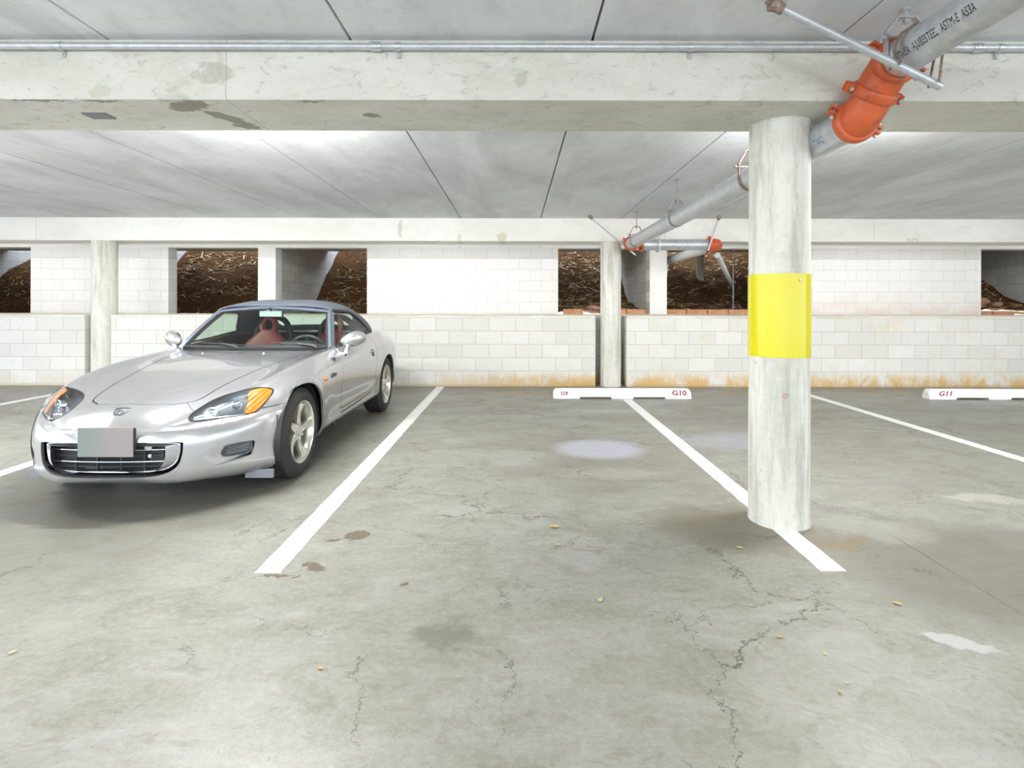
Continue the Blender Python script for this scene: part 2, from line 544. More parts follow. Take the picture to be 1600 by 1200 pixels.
fb = MB().box(X0 - 2, X1, -9, 10.4, -0.3, 0)
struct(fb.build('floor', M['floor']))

# ceiling: precast planks 1.22 wide separated by open joints
cb = MB()
base = -0.836
js = [base + 1.224 * k for k in range(-13, 12)]
for a, b_ in zip(js, js[1:]):
    cb.box(a + 0.006, b_ - 0.006, YB if a > -5.8 else 2.9, 13.2, ce, ce + 0.22, bevel=0.006)  # unseen front-left planks cut short to let sky light in
ceil = struct(cb.build('ceiling', M['ceiling']))
# the topping above the planks closes the joints
tp = MB().box(X0, X1 + 1, 2.9, 13.2, ce + 0.05, ce + 0.35).box(-5.7, X1 + 1, YB, 2.9, ce + 0.05, ce + 0.35)
M['joint'] = simple('joint_dark', (0.10, 0.095, 0.08), 0.95)
struct(tp.build('ceiling_topping', M['joint']))

bb = MB().box(X0, X1, 2.715, 3.20, 2.262, ce + 0.001, bevel=0.008)
struct(bb.build('trim_1', M['beam']))
bb = MB().box(X0, X1, 8.19, 8.66, 2.215, ce + 0.001, bevel=0.008)
struct(bb.build('trim_2', M['beam_back']))

# lower retaining wall with notches around the two wall columns
wb = MB()
for a, b_ in ((X0, -6.565), (-6.165, 1.225), (1.70, X1)):
    wb.box(a, b_, 8.20, 8.60, 0, 1.046)
wb.box(X0, X1, 8.60, 9.99, 0, 1.046)
struct(wb.build('wall_back_lower', M['block_low']))
cp = MB()
M['cap'] = mk_concrete('cap_mortar', (0.62, 0.58, 0.48), (0.72, 0.69, 0.61), (0.80, 0.78, 0.72), stain=(0.55, 0.47, 0.33), amt=0.5, stretch=(1, 1, 3))
for a, b_ in ((X0, -6.565), (-6.165, 1.225), (1.70, X1)):
    cp.box(a, b_, 8.188, 8.60, 1.046, 1.082, bevel=0.006)
cp.box(X0, X1, 8.60, 10.05, 1.046, 1.082)
struct(cp.build('trim_3', M['cap']))

# upper wall with openings
OPEN = [(-10.6, -9.05), (-6.48, -4.80), (-4.47, -2.77), (0.80, 2.51), (2.83, 4.53), (8.70, 10.35)]
Z_S, Z_T = 1.078, 2.31
ub = MB()
ub.box(X0, X1, 10.04, 10.30, Z_T, ce + 0.001)
edges = [X0] + [v for o_ in OPEN for v in o_] + [X1]
for a, b_ in zip(edges[0::2], edges[1::2]):
    ub.box(a, b_, 10.04, 10.30, 0.6, Z_T)
bmesh.ops.remove_doubles(ub.b, verts=ub.b.verts, dist=1e-4)
struct(ub.build('wall_back_upper', M['block_up']))
# smooth painted faces of the two narrow pilasters beside the openings
M['paint_smooth'] = mk_concrete('smooth_paint', (0.78, 0.775, 0.77), (0.82, 0.815, 0.81), (0.85, 0.845, 0.84), stain=(0.72, 0.70, 0.66), amt=0.25, holes=False)
pm = MB()
for a, b_ in ((-4.80, -4.47), (2.51, 2.83)):
    pm.box(a + 0.001, b_ - 0.001, 10.025, 10.28, Z_S, Z_T + 0.05, bevel=0.004)
pm.box(X0, X1, 10.028, 10.05, Z_T, Z_T + 0.16)
struct(pm.build('trim_4', M['paint_smooth']))
sl = MB()
for a, b_ in OPEN:
    sl.box(a, b_, 10.042, 10.30, 0.6, Z_S)
M['sill'] = mk_concrete('brown_sill', (0.30, 0.22, 0.15), (0.42, 0.34, 0.25), (0.52, 0.46, 0.38), stain=(0.25, 0.16, 0.10), amt=0.5)  # brown colour put in to dull the lamp-lit sill tops
struct(sl.build('trim_5', M['sill']))

# cross walls behind the openings hold the soil
cw = MB()
for xx in (-12.45, -8.6, -4.60, 2.57, 10.42):
    cw.box(xx - (0.20 if xx < 0 else 0.0), xx if xx < 0 else xx + 0.2, 10.30, 16.0, 0.2, 3.9)
# left faces carry the x value seen from the camera side
struct(cw.build('wall_cross', M['block_side']))
# side and rear bounds of the deck
sb = MB().box(X1, X1 + 0.2, 1.5, 16, 0, ce)
struct(sb.build('wall_right', M['paint_smooth']))


# sloping soil behind the openings
def soil_h(x, y):
    y0 = 11.95
    if x > 6: y0 = 10.95
    b0 = 0.80 if x < -2 else (1.12 if x < 6 else 1.16)
    if -2 <= x < 0: b0 = 0.80 + 0.32 * (x + 2) / 2
    a = 1.05 + 0.755 * (y - y0)
    b_ = b0 + 0.05 * (y - 10.3)
    k = 0.12
    h = math.log(math.exp(a / k) + math.exp(b_ / k)) * k if (a / k) < 60 else a
    h += 0.16 * (noise.noise(Vector((x * 0.9, y * 0.9, 3.1)))) + 0.07 * noise.noise(Vector((x * 3.1, y * 3.1, 7))) + 0.03 * noise.noise(Vector((x * 9, y * 9, 1)))
    return h


def mk_soil():
    t = NT('brown_soil')
    p = t.pos
    n1 = t.noise(p, 2.2, 6, 0.7)
    n2 = t.noise(p, 22, 6, 0.75)
    base = t.ramp(n2, [(0.3, (0.045, 0.022, 0.010)), (0.5, (0.15, 0.072, 0.030)), (0.72, (0.32, 0.17, 0.08))])
    base = t.mix(t.math('MULTIPLY', t.smooth(n1, 0.45, 0.7), 0.5), base, (0.09, 0.05, 0.025))
    t.set(Base_Color=base, Roughness=0.95, Specular_IOR_Level=0.1)
    t.bump(n2, 0.9, 0.06)
    return t.m


M['soil'] = mk_soil()
nx, ny = 260, 60
rows = [[(X0 + 2 + (X1 - X0 - 2) * i / nx, 10.3 + 4.9 * j / ny, soil_h(X0 + 2 + (X1 - X0 - 2) * i / nx, 10.3 + 4.9 * j / ny)) for i in range(nx + 1)] for j in range(ny + 1)]
so = MB().grid(rows).build('soil_slope', M['soil'], smooth=80)
tag(so, 'sloping bank of brown soil seen through the wall openings', 'soil', kind='stuff')

# dry leaf litter on the bank: nobody could count it
M['straw'] = None
ts = NT('dry_straw')
tr = ts.node('ShaderNodeNewGeometry').outputs['Random Per Island']
ts.set(Base_Color=ts.ramp(tr, [(0.0, (0.16, 0.085, 0.03)), (0.30, (0.45, 0.28, 0.11)), (0.6, (0.74, 0.57, 0.27)), (0.9, (0.80, 0.68, 0.42)), (1.0, (0.88, 0.86, 0.80))]), Roughness=0.8)
M['straw'] = ts.m
sb = bmesh.new()
rng = random.Random(3)


def sliver(b, x, y, z, ang, L, w, curl, tilt):
    d = Vector((math.cos(ang), math.sin(ang), 0))
    n = Vector((-d.y, d.x, 0))
    pr = None
    steps = 3
    for k in range(steps + 1):
        u = k / steps - 0.5
        slope = 0.62 * d.y if y > 11.3 else 0.05
        c = Vector((x, y, z)) + d * (u * L) + n * (curl * L * (u * u)) + Vector((0, 0, slope * u * L + tilt * abs(u) * L))
        ww = w * (1 - abs(u) * 1.4) + 0.002
        q = (b.verts.new(c + n * ww - Vector((0, 0, 0))), b.verts.new(c - n * ww + Vector((0, 0, ww * 0.8))))
        if pr:
            b.faces.new((pr[0], pr[1], q[1], q[0]))
        pr = q


zones = [(-13, -8.8, 10.6, 14.6, 1500), (-8.4, -4.7, 10.6, 14.6, 3600), (-4.4, -1.0, 11.2, 14.8, 2600), (0.3, 2.45, 10.35, 14.2, 2300), (2.9, 7.5, 10.35, 14.2, 2600), (7.5, 10.3, 10.35, 12.5, 2200)]
for (xa, xb, ya, yb, cnt) in zones:
    for _ in range(cnt):
        x = rng.uniform(xa, xb); y = rng.uniform(ya, yb)
        cl = noise.noise(Vector((x * 0.8 + 4, y * 3.0, 0)))
        if cl < rng.uniform(-0.45, 0.25): continue
        L = rng.choice((0.06, 0.1, 0.16, 0.24)) * rng.uniform(0.7, 1.3)
        sliver(sb, x, y, soil_h(x, y) + rng.uniform(0.005, 0.03), rng.gauss(0, 0.55) + (PI if rng.random() < .5 else 0), L, rng.uniform(0.003, 0.009) * (1.8 if L < .1 else 1), rng.uniform(-0.5, 0.5), rng.uniform(-0.1, 0.25))
me = bpy.data.meshes.new('leaf_litter')
sb.to_mesh(me); sb.free()
tag(link('leaf_litter', me, M['straw']), 'dry straw-coloured leaf litter scattered over the soil bank', 'leaf litter', kind='stuff')

# =================================================================== the car
CX, CY = -2.36, 3.88          # front axle centre; local x = world x, local y runs towards the tail


def pchip(xs, ys):
    xs = np.array(xs, float); ys = np.array(ys, float)
    h = np.diff(xs); d = np.diff(ys) / h
    m = np.zeros(len(xs))
    for i in range(1, len(xs) - 1):
        if d[i - 1] * d[i] > 0:
            w1 = 2 * h[i] + h[i - 1]; w2 = h[i] + 2 * h[i - 1]
            m[i] = (w1 + w2) / (w1 / d[i - 1] + w2 / d[i])
    m[0] = d[0]; m[-1] = d[-1]

    def f(x):
        i = int(min(max(np.searchsorted(xs, x) - 1, 0), len(xs) - 2))
        t = (x - xs[i]) / h[i]
        t = min(max(t, 0.0), 1.0)
        h00 = (1 + 2 * t) * (1 - t) ** 2; h10 = t * (1 - t) ** 2
        h01 = t * t * (3 - 2 * t); h11 = t * t * (t - 1)
        return float(h00 * ys[i] + h10 * h[i] * m[i] + h01 * ys[i + 1] + h11 * h[i] * m[i + 1])
    return f


def table(s):
    r = np.array(s, float)
    return pchip(r[:, 0], r[:, 1])


fW = table([(-.80, .02), (-.797, .11), (-.785, .205), (-.76, .305), (-.72, .40), (-.66, .495), (-.58, .580), (-.48, .663), (-.38, .737), (-.28, .790), (-.16, .828), (0, .855),
            (.2, .862), (.4, .853), (.7, .842), (1.2, .848), (1.8, .858), (2.15, .868), (2.4, .876), (2.7, .872), (2.95, .845), (3.1, .80), (3.22, .70), (3.30, .52), (3.33, .30)])
fZT = table([(-.80, .43), (-.79, .475), (-.77, .505), (-.74, .532), (-.70, .563), (-.657, .590), (-.6, .612), (-.5, .637), (-.3, .675), (0, .725), (.3, .768), (.6, .808), (.9, .838), (1.1, .853),
             (1.4, .87), (2.3, .925), (2.6, .93), (2.9, .92), (3.1, .90), (3.22, .86), (3.30, .78), (3.33, .66)])
fZB = table([(-.80, .31), (-.785, .245), (-.76, .205), (-.72, .182), (-.6, .165), (-.45, .143), (-.3, .128), (-.1, .13), (.3, .165), (.5, .178), (1.2, .182), (2.0, .19), (2.4, .20), (2.9, .23), (3.2, .30), (3.30, .38), (3.33, .46)])
# crest of the wing
fZC = table([(-.80, .42), (-.76, .478), (-.72, .503), (-.66, .530), (-.58, .562), (-.48, .598), (-.38, .636), (-.28, .674), (-.16, .708), (0, .742), (.2, .775), (.45, .803), (.7, .820),
             (1.0, .838), (1.3, .860), (1.55, .882), (1.86, .912), (2.2, .930), (2.45, .938), (2.8, .912), (3.05, .86), (3.22, .79), (3.33, .64)])
fRC = table([(-.80, .80), (-.6, .80), (-.4, .80), (-.2, .81), (0, .815), (.5, .83), (1.0, .855), (1.6, .875), (2.3, .86), (2.8, .84), (3.33, .80)])   # crest w / W
fRV = table([(-.80, .60), (-.4, .62), (0, .64), (.5, .68), (1.0, .70), (2.0, .72), (3.33, .65)])
fDV = table([(-.80, .0), (-.6, .004), (-.4, .010), (-.2, .016), (0, .019), (.5, .017), (.9, .010), (1.2, .004), (2.0, .0), (3.33, .0)])  # valley depth
fZW = table([(-.80, .37), (-.7, .36), (-.4, .40), (-.2, .50), (0, .585), (.3, .60), (.7, .60), (1.5, .60), (2.0, .62), (2.4, .66), (2.8, .64), (3.1, .58), (3.33, .55)])
fTK = table([(-.80, .97), (-.4, .985), (0, .985), (.45, .975), (.8, .965), (1.8, .972), (2.4, .985), (3.33, .97)])    # lower side width ratio


def sstep(x, a, b):
    t = min(max((x - a) / (b - a), 0), 1)
    return t * t * (3 - 2 * t)


def catmull(P, sub):
    P = [np.array(p, float) for p in P]
    P = [2 * P[0] - P[1]] + P + [2 * P[-1] - P[-2]]
    out = []
    for i in range(1, len(P) - 2):
        p0, p1, p2, p3 = P[i - 1], P[i], P[i + 1], P[i + 2]
        d01 = max(np.linalg.norm(p1 - p0), 1e-5) ** .5
        d12 = max(np.linalg.norm(p2 - p1), 1e-5) ** .5
        d23 = max(np.linalg.norm(p3 - p2), 1e-5) ** .5
        m1 = (p2 - p1) + d12 * ((p1 - p0) / d01 - (p2 - p0) / (d01 + d12))
        m2 = (p2 - p1) + d12 * ((p3 - p2) / d23 - (p3 - p1) / (d12 + d23))
        n = sub[i - 1] if isinstance(sub, (list, tuple)) else sub
        for k in range(n):
            t = k / n
            out.append((2 * t ** 3 - 3 * t ** 2 + 1) * p1 + (t ** 3 - 2 * t ** 2 + t) * m1 + (-2 * t ** 3 + 3 * t ** 2) * p2 + (t ** 3 - t ** 2) * m2)
    out.append(P[-2])
    return out


def section(s):
    W, zt, zb, zc, zw = fW(s), fZT(s), fZB(s), fZC(s), fZW(s)
    rc, rv, dv, tk = fRC(s), fRV(s), fDV(s), fTK(s)
    zv = zc + (zt - zc) * ((rc - rv) / max(rc, .01)) ** 1.4 - dv
    wm = rv * .5
    zm = zv + (zt - zv) * .70
    hi = zc - zw
    pts = [(0, zb), (.55 * W, zb), (.90 * W * tk, zb + .008), (W * tk - .004, zb + min(.07, (zw - zb) * .3)),
           (W * (tk + 1) / 2, zb + (zw - zb) * .55), (W, zw), (W * (.985 if hi > .1 else .97), zw + hi * .45),
           (W * (rc + .94) / 2, zw + hi * .86), (W * rc, zc), (W * rv, zv), (W * wm, zm), (0, zt)]
    return pts


SUBS = [3, 3, 4, 6, 8, 8, 8, 8, 8, 8, 7]


def sec_curve(s):
    c = catmull(section(s), SUBS)
    out = []
    for (w, z) in c:
        # ledge of the bumper under the lamps and along the nose
        y_off = 0.0
        if s < .0:
            zl = .500 + (w - .38) * .10 if w > .38 else .500
            zl = min(zl, .548)
            f = 1 - sstep(s, -.16, .0)
            k = sstep(-z, -zl, -zl + .009) * f
            w = w + .014 * k * min(1, w * 4)
            y_off = -.013 * k * sstep(-s, .30, .55)
        # hollow in the lower flank behind the front wheel down to the sill
        if .38 < s < 2.05 and w > .5:
            f = sstep(s, .38, .62) * (1 - sstep(s, 1.95, 2.08))
            a = math.exp(-((z - .335) / .075) ** 2)
            w -= .020 * a * f
            b_ = math.exp(-((z - .215) / .05) ** 2)
            w += .012 * b_ * f
        # flares of the wheel arches
        for (yc, rr, amt) in ((0, .345, .010), (2.40, .345, .008)):
            r = math.hypot(s - yc, z - .318)
            if w > .6 and r < rr + .07:
                w += amt * (1 - sstep(r, rr + .012, rr + .07))
        out.append((w, s + y_off, z))
    return out


S_ST = sorted(set([round(-.80 + .0 + .35 * (1 - math.cos(PI / 2 * k / 46)), 5) for k in range(47)] + [round(-.45 + .016 * k, 5) for k in range(0, 96)] + [round(1.09 + .026 * k, 5) for k in range(0, 80)] + [3.19, 3.21, 3.23, 3.25, 3.27, 3.285, 3.30, 3.31, 3.32, 3.328]))
S_ST = [s for i, s in enumerate(S_ST) if i == 0 or s - S_ST[i - 1] > 0.0008]


def body_outer():
    b = bmesh.new()
    rings = []
    for s in S_ST:
        half = sec_curve(s)
        ring = [(x, y, z) for (x, y, z) in half] + [(-x, y, z) for (x, y, z) in reversed(half[1:-1])]
        rings.append([b.verts.new(p) for p in ring])
    n = len(rings[0])
    for A, B in zip(rings, rings[1:]):
        for k in range(n):
            b.faces.new((A[k], A[(k + 1) % n], B[(k + 1) % n], B[k]))
    for ring, flip in ((rings[0], False), (rings[-1], True)):
        c = b.verts.new(sum((v.co for v in ring), Vector()) / n)
        for k in range(n):
            b.faces.new((ring[k], ring[(k + 1) % n], c) if flip else (ring[(k + 1) % n], ring[k], c))
    bmesh.ops.recalc_face_normals(b, faces=b.faces)
    return b

# ------------------------------------------------------------------ car materials
def mk_paint():
    t = NT('silver_metallic')
    p = t.obj
    fl = t.noise(p, 900, 1, 0.5)
    base = t.mix(t.math('MULTIPLY', fl, 0.25), (0.50, 0.505, 0.52), (0.64, 0.645, 0.66))
    t.set(Base_Color=base, Metallic=0.72, Roughness=0.27, Coat_Weight=0.9, Coat_Roughness=0.04)
    return t.m


def mk_glass(name, tint, refl=0.10):
    m = bpy.data.materials.new(name)
    m.use_nodes = True
    n, l = m.node_tree.nodes, m.node_tree.links
    n.remove(n['Principled BSDF'])
    out = n['Material Output']
    tr = n.new('ShaderNodeBsdfTransparent'); tr.inputs[0].default_value = (*tint, 1)
    gl = n.new('ShaderNodeBsdfGlossy'); gl.inputs['Roughness'].default_value = 0.02
    fr = n.new('ShaderNodeFresnel'); fr.inputs[0].default_value = 1.5
    ge = n.new('ShaderNodeNewGeometry'); mr = n.new('ShaderNodeMapRange')
    mr.inputs[3].default_value = 1.5; mr.inputs[4].default_value = 1 / 1.5
    l.new(ge.outputs['Backfacing'], mr.inputs[0]); l.new(mr.outputs[0], fr.inputs[0])
    mx = n.new('ShaderNodeMixShader')
    l.new(fr.outputs[0], mx.inputs[0]); l.new(tr.outputs[0], mx.inputs[1]); l.new(gl.outputs[0], mx.inputs[2])
    l.new(mx.outputs[0], out.inputs[0])
    return m


M['paint'] = mk_paint()
M['glass'] = mk_glass('green_tinted_glass', (0.76, 0.86, 0.79))
M['clear'] = mk_glass('clear_lens', (0.96, 0.97, 0.97))
M['black_plastic'] = simple('black_plastic', (0.025, 0.026, 0.028), 0.45)
M['dark_trim'] = simple('dark_trim', (0.05, 0.055, 0.065), 0.35)
M['rubber'] = simple('rubber', (0.028, 0.028, 0.027), 0.75)
M['pillar'] = simple('pillar_paint', (.17, .21, .28), .3, .5, Coat_Weight=.6)
tc = NT('blue_black_canvas')
tc.set(Base_Color=tc.mix(tc.noise(tc.obj, 400, 2, .5), (0.085, 0.10, 0.13), (0.15, 0.17, 0.205)), Roughness=0.85)
M['canvas'] = tc.m
M['alloy'] = simple('alloy', (0.72, 0.70, 0.64), 0.28, 0.75, Coat_Weight=0.3)
M['chrome'] = simple('chrome', (0.85, 0.86, 0.88), 0.08, 1.0)
M['emblem'] = simple('emblem_metal', (.16, .165, .18), .2, 1.0)
M['reflector'] = simple('reflector', (0.80, 0.82, 0.85), 0.12, 0.95)
M['housing'] = simple('headlight_housing', (0.30, 0.34, 0.38), 0.25, 0.8)
M['red_leather'] = simple('red_leather', (0.33, 0.05, 0.04), 0.42)
M['interior'] = simple('dark_interior', (0.035, 0.036, 0.038), 0.7)
M['steel_dark'] = simple('brake_iron', (0.16, 0.10, 0.07), 0.5, 0.7)
ta = NT('amber_lens')
asep = ta.sep(ta.obj)
awv = ta.math('SINE', ta.math('MULTIPLY', ta.math('ADD', asep[0], ta.math('MULTIPLY', asep[1], -0.35)), 330.0))
awh = ta.math('SINE', ta.math('MULTIPLY', asep[2], 420.0))
ta.set(Base_Color=(0.85, 0.20, 0.012), Roughness=0.15, Coat_Weight=1.0)
ta.bump(ta.math('ADD', awv, ta.math('MULTIPLY', awh, 0.5)), 0.35, 0.002)
M['amber'] = ta.m


def apply_bool(o, cutter, op='DIFFERENCE'):
    md = o.modifiers.new('b', 'BOOLEAN')
    md.object = cutter
    md.operation = op
    md.solver = 'EXACT'
    dg = bpy.context.evaluated_depsgraph_get()
    dg.update()
    me = bpy.data.meshes.new_from_object(o.evaluated_get(dg))
    o.modifiers.clear()
    old = o.data
    o.data = me
    bpy.data.meshes.remove(old)
    cm = cutter.data
    bpy.data.objects.remove(cutter)
    bpy.data.meshes.remove(cm)


def smooth_loop(pts, n=6, closed=True):
    pts = [Vector(p) for p in pts]
    if closed:
        P = pts[-1:] + pts + pts[:2]
    else:
        P = [pts[0] * 2 - pts[1]] + pts + [pts[-1] * 2 - pts[-2]]
    out = []
    for i in range(1, len(P) - 2):
        for k in range(n):
            t = k / n
            out.append(0.5 * ((2 * P[i]) + (P[i + 1] - P[i - 1]) * t + (2 * P[i - 1] - 5 * P[i] + 4 * P[i + 1] - P[i + 2]) * t * t + (3 * P[i] - P[i - 1] - 3 * P[i + 1] + P[i + 2]) * t ** 3))
    if not closed:
        out.append(pts[-1])
    return out


car = empty('sports_car', (CX, CY, 0))
tag(car, 'silver two-seat convertible with a dark soft top parked facing the viewer', 'car')

ob = body_outer()
BT = BVHTree.FromBMesh(ob)


def on_body(p, d, off=0.0):
    """drop p on the body along -d, then lift by off along d"""
    d = Vector(d).normalized()
    p = Vector(p)
    h = BT.ray_cast(p + d * 0.5, -d, 1.2)
    q = h[0]
    if q is None or (q - p).dot(d) < -.16:
        q = BT.find_nearest(p)[0]
    return q + d * off


def basis(d):
    d = Vector(d).normalized()
    u = Vector((0, 0, 1)).cross(d)
    if u.length < .05:
        u = Vector((1, 0, 0))
    u.normalize()
    return u, d.cross(u)


def patch(name, outline, d, off, mat, parent=None, cuts=3, thick=0.0, scale=1.0, smooth=40):
    """thin part that follows the body surface inside an outline; off: number or f(point)"""
    d = Vector(d).normalized()
    b = bmesh.new()
    c = sum((Vector(p) for p in outline), Vector()) / len(outline)
    vs = [b.verts.new(c + (Vector(p) - c) * scale) for p in outline]
    f = b.faces.new(vs)
    u, v = basis(d)
    # flatten on the plane across d before triangulating
    for w in vs:
        r = w.co - c
        w.co = c + u * r.dot(u) + v * r.dot(v)
    bmesh.ops.triangulate(b, faces=b.faces[:], ngon_method='BEAUTY')
    for _ in range(cuts):
        bmesh.ops.subdivide_edges(b, edges=[e for e in b.edges if e.calc_length() > 0.012], cuts=1, use_grid_fill=False)
        bmesh.ops.triangulate(b, faces=b.faces[:])
        bmesh.ops.beautify_fill(b, faces=b.faces[:], edges=[e for e in b.edges if not e.is_boundary])
    for w in b.verts:
        o_ = off(w.co) if callable(off) else off
        w.co = on_body(w.co, d, o_)
    bmesh.ops.recalc_face_normals(b, faces=b.faces)
    if b.faces and sum((f.normal for f in b.faces), Vector()).dot(d) < 0:
        bmesh.ops.reverse_faces(b, faces=b.faces)
    if thick:
        ex = bmesh.ops.extrude_face_region(b, geom=b.faces[:])
        for w in ex['geom']:
            if isinstance(w, bmesh.types.BMVert):
                w.co += d * thick
        bmesh.ops.recalc_face_normals(b, faces=b.faces)
    me = bpy.data.meshes.new(name)
    b.to_mesh(me); b.free()
    return link(name, me, mat, parent, smooth)


def prism_obj(outline, d, a, c):
    """closed prism around outline, from a to c along d (relative to each point)"""
    d = Vector(d).normalized()
    m = MB()
    m.prism([Vector(p) + d * a for p in outline], d * (c - a))
    return m.build('cutter')


def ribbon_obj(outline, d, a, c, gap, closed=True):
    """thin wall that follows an outline: cuts a panel gap"""
    d = Vector(d).normalized()
    pts = [Vector(p) for p in outline]
    n = len(pts)
    b = bmesh.new()
    cols = []
    for i, p in enumerate(pts):
        q0 = pts[i - 1] if closed or i else pts[0]
        q1 = pts[(i + 1) % n] if closed or i < n - 1 else pts[-1]
        t = (q1 - q0); t -= d * t.dot(d); t.normalize()
        s = d.cross(t) * gap / 2
        cols.append([b.verts.new(p - s + d * a), b.verts.new(p + s + d * a), b.verts.new(p + s + d * c), b.verts.new(p - s + d * c)])
    for i in range(n if closed else n - 1):
        A, B = cols[i], cols[(i + 1) % n]
        for k in range(4):
            b.faces.new((A[k], A[(k + 1) % 4], B[(k + 1) % 4], B[k]))
    if not closed:
        b.faces.new(list(reversed(cols[0]))); b.faces.new(cols[-1])
    bmesh.ops.recalc_face_normals(b, faces=b.faces)
    me = bpy.data.meshes.new('cutter')
    b.to_mesh(me); b.free()
    return link('cutter', me)


# ------------------------------------------------------------------ shell
me = bpy.data.meshes.new('shell')
ob.to_mesh(me); ob.free()
shell = link('shell', me)
# hollow it
ib = bmesh.new()
rings = []
for s in [s for s in S_ST if -.735 < s < 3.27]:
    half = sec_curve(s)
    zs = [p[2] for p in half]
    zc_ = (max(zs) + min(zs)) / 2
    hh = (max(zs) - min(zs)) / 2
    W_ = max(p[0] for p in half)
    kw, kz = max(W_ - .016, .02) / W_, (hh - .013) / hh
    hf = [(x * kw, s, zc_ + (z - zc_) * kz) for (x, y, z) in half]
    ring = hf + [(-x, y, z) for (x, y, z) in reversed(hf[1:-1])]
    rings.append([ib.verts.new(p) for p in ring])
n = len(rings[0])
for A, B in zip(rings, rings[1:]):
    for k in range(n):
        ib.faces.new((A[k], A[(k + 1) % n], B[(k + 1) % n], B[k]))
ib.faces.new(rings[0]); ib.faces.new(list(reversed(rings[-1])))
bmesh.ops.recalc_face_normals(ib, faces=ib.faces)
me = bpy.data.meshes.new('cutter'); ib.to_mesh(me); ib.free()
apply_bool(shell, link('cutter', me))

# wheel arches
for yc in (0.0, 2.40):
    for sx in (-1, 1):
        c = MB()
        mtx = Matrix.Translation((sx * .80, yc, .318)) @ Matrix.Rotation(PI / 2, 4, 'Y')
        c.lathe([(.346, -.30), (.346, .30)], 72, mtx)
        apply_bool(shell, c.build('cutter'))

# cockpit opening
WSB = lambda u: Vector((.672 * u, .845 + .165 * u * u, .852 - .006 * u * u))
WST = lambda u: Vector((.530 * u, 1.325 + .075 * u * u, 1.200 - .034 * u * u))
ck = [(.672 * u, .830 + .165 * u * u, .9) for u in [k / 8 for k in range(-8, 9)]]
ck += [(.715, 1.3, .9), (.725, 1.7, .9), (.72, 2.0, .9), (.66, 2.3, .9), (.50, 2.44, .9), (0, 2.50, .9), (-.50, 2.44, .9), (-.66, 2.3, .9), (-.72, 2.0, .9), (-.725, 1.7, .9), (-.715, 1.3, .9)]
apply_bool(shell, prism_obj(ck, (0, 0, 1), -.35, .3))

# headlight holes
HL = [(.405, -.655, .527), (.380, -.610, .552), (.388, -.535, .577), (.420, -.425, .616), (.475, -.345, .642), (.560, -.298, .660), (.655, -.258, .668), (.712, -.228, .661), (.728, -.243, .641),
      (.720, -.305, .598), (.700, -.380, .549), (.676, -.430, .530), (.580, -.520, .523), (.477, -.612, .519)]
HD = Vector((.42, -.50, .76)).normalized()
HLs = smooth_loop(HL, 4)
mir = lambda pts: [Vector((-p[0], p[1], p[2])) for p in pts]
HDm = Vector((-HD.x, HD.y, HD.z))
for o_, d_ in ((HLs, HD), (mir(HLs)[::-1], HDm)):
    apply_bool(shell, prism_obj(o_, d_, -.08, .12))

# grille opening
GR = [(x, z - .012) for x, z in [(-.395, .436), (-.20, .446), (0, .448), (.20, .446), (.395, .436), (.416, .412), (.410, .350), (.392, .300), (.342, .262), (.25, .246), (0, .240), (-.25, .246), (-.342, .262), (-.392, .300), (-.410, .350), (-.416, .412)]]
GRs = smooth_loop([(x, -.75, z) for x, z in GR], 4)
apply_bool(shell, prism_obj(GRs, (0, 1, 0), -.2, .2))

# side air inlets in the bumper
IN = [(.500, -.665, .345), (.600, -.58, .372), (.688, -.467, .368), (.700, -.45, .345), (.688, -.462, .290), (.672, -.48, .275), (.520, -.65, .252)]
IND = Vector((.72, -.69, .0)).normalized()
INs = smooth_loop(IN, 3)
INDm = Vector((-IND.x, IND.y, 0))
for o_, d_ in ((INs, IND), (mir(INs)[::-1], INDm)):
    apply_bool(shell, prism_obj(o_, d_, -.06, .1))

# bonnet gap
hx = pchip([-.53, -.50, -.46, -.4, -.3, -.1, .25, .53, .80, .98], [.20, .275, .325, .350, .366, .398, .455, .515, .555, .580])
side = [(hx(y), y) for y in (-.495, -.47, -.44, -.40, -.3, -.2, -.1, 0, .1, .25, .4, .53, .7, .85, .945)]
front = [(x, -.505 - .078 * math.cos(PI * x / .62)) for x in (.24, .16, .08, 0, -.08, -.16, -.24)]
rear = [(x, .800 + .165 * (x / .672) ** 2) for x in (-.48, -.36, -.24, -.12, 0, .12, .24, .36, .48)]
hood_outline = [(-x, y, .7) for x, y in side] + [(x, y, .7) for x, y in rear] + [(x, y, .7) for x, y in side[::-1]] + [(x, y, .7) for x, y in front]
apply_bool(shell, ribbon_obj(hood_outline, (0, 0, 1), -.25, .3, .009))

# door gaps
DR = [(1.02, 1.05), (1.02, .86), (.985, .785), (.915, .725), (.862, .65), (.845, .56), (.862, .44), (.905, .335), (.945, .312), (1.4, .318), (1.80, .338), (1.875, .37), (1.915, .47), (1.95, .60), (1.985, .74), (1.99, .84), (1.96, .92), (1.95, 1.05)]
DRs = smooth_loop([(.80, y, z) for y, z in DR], 4)
for sx in (1, -1):
    o_ = [Vector((sx * .80, p.y, p.z)) for p in DRs]
    apply_bool(shell, ribbon_obj(o_, (1, 0, 0), -.13, .16, .006))
# groove along the sill
for sx in (1, -1):
    o_ = [Vector((sx * .83, y, z)) for y, z in ((.90, .274), (1.35, .284), (1.86, .312))]
    apply_bool(shell, ribbon_obj(o_, (1, 0, 0), -.06, .06, .010, closed=False))

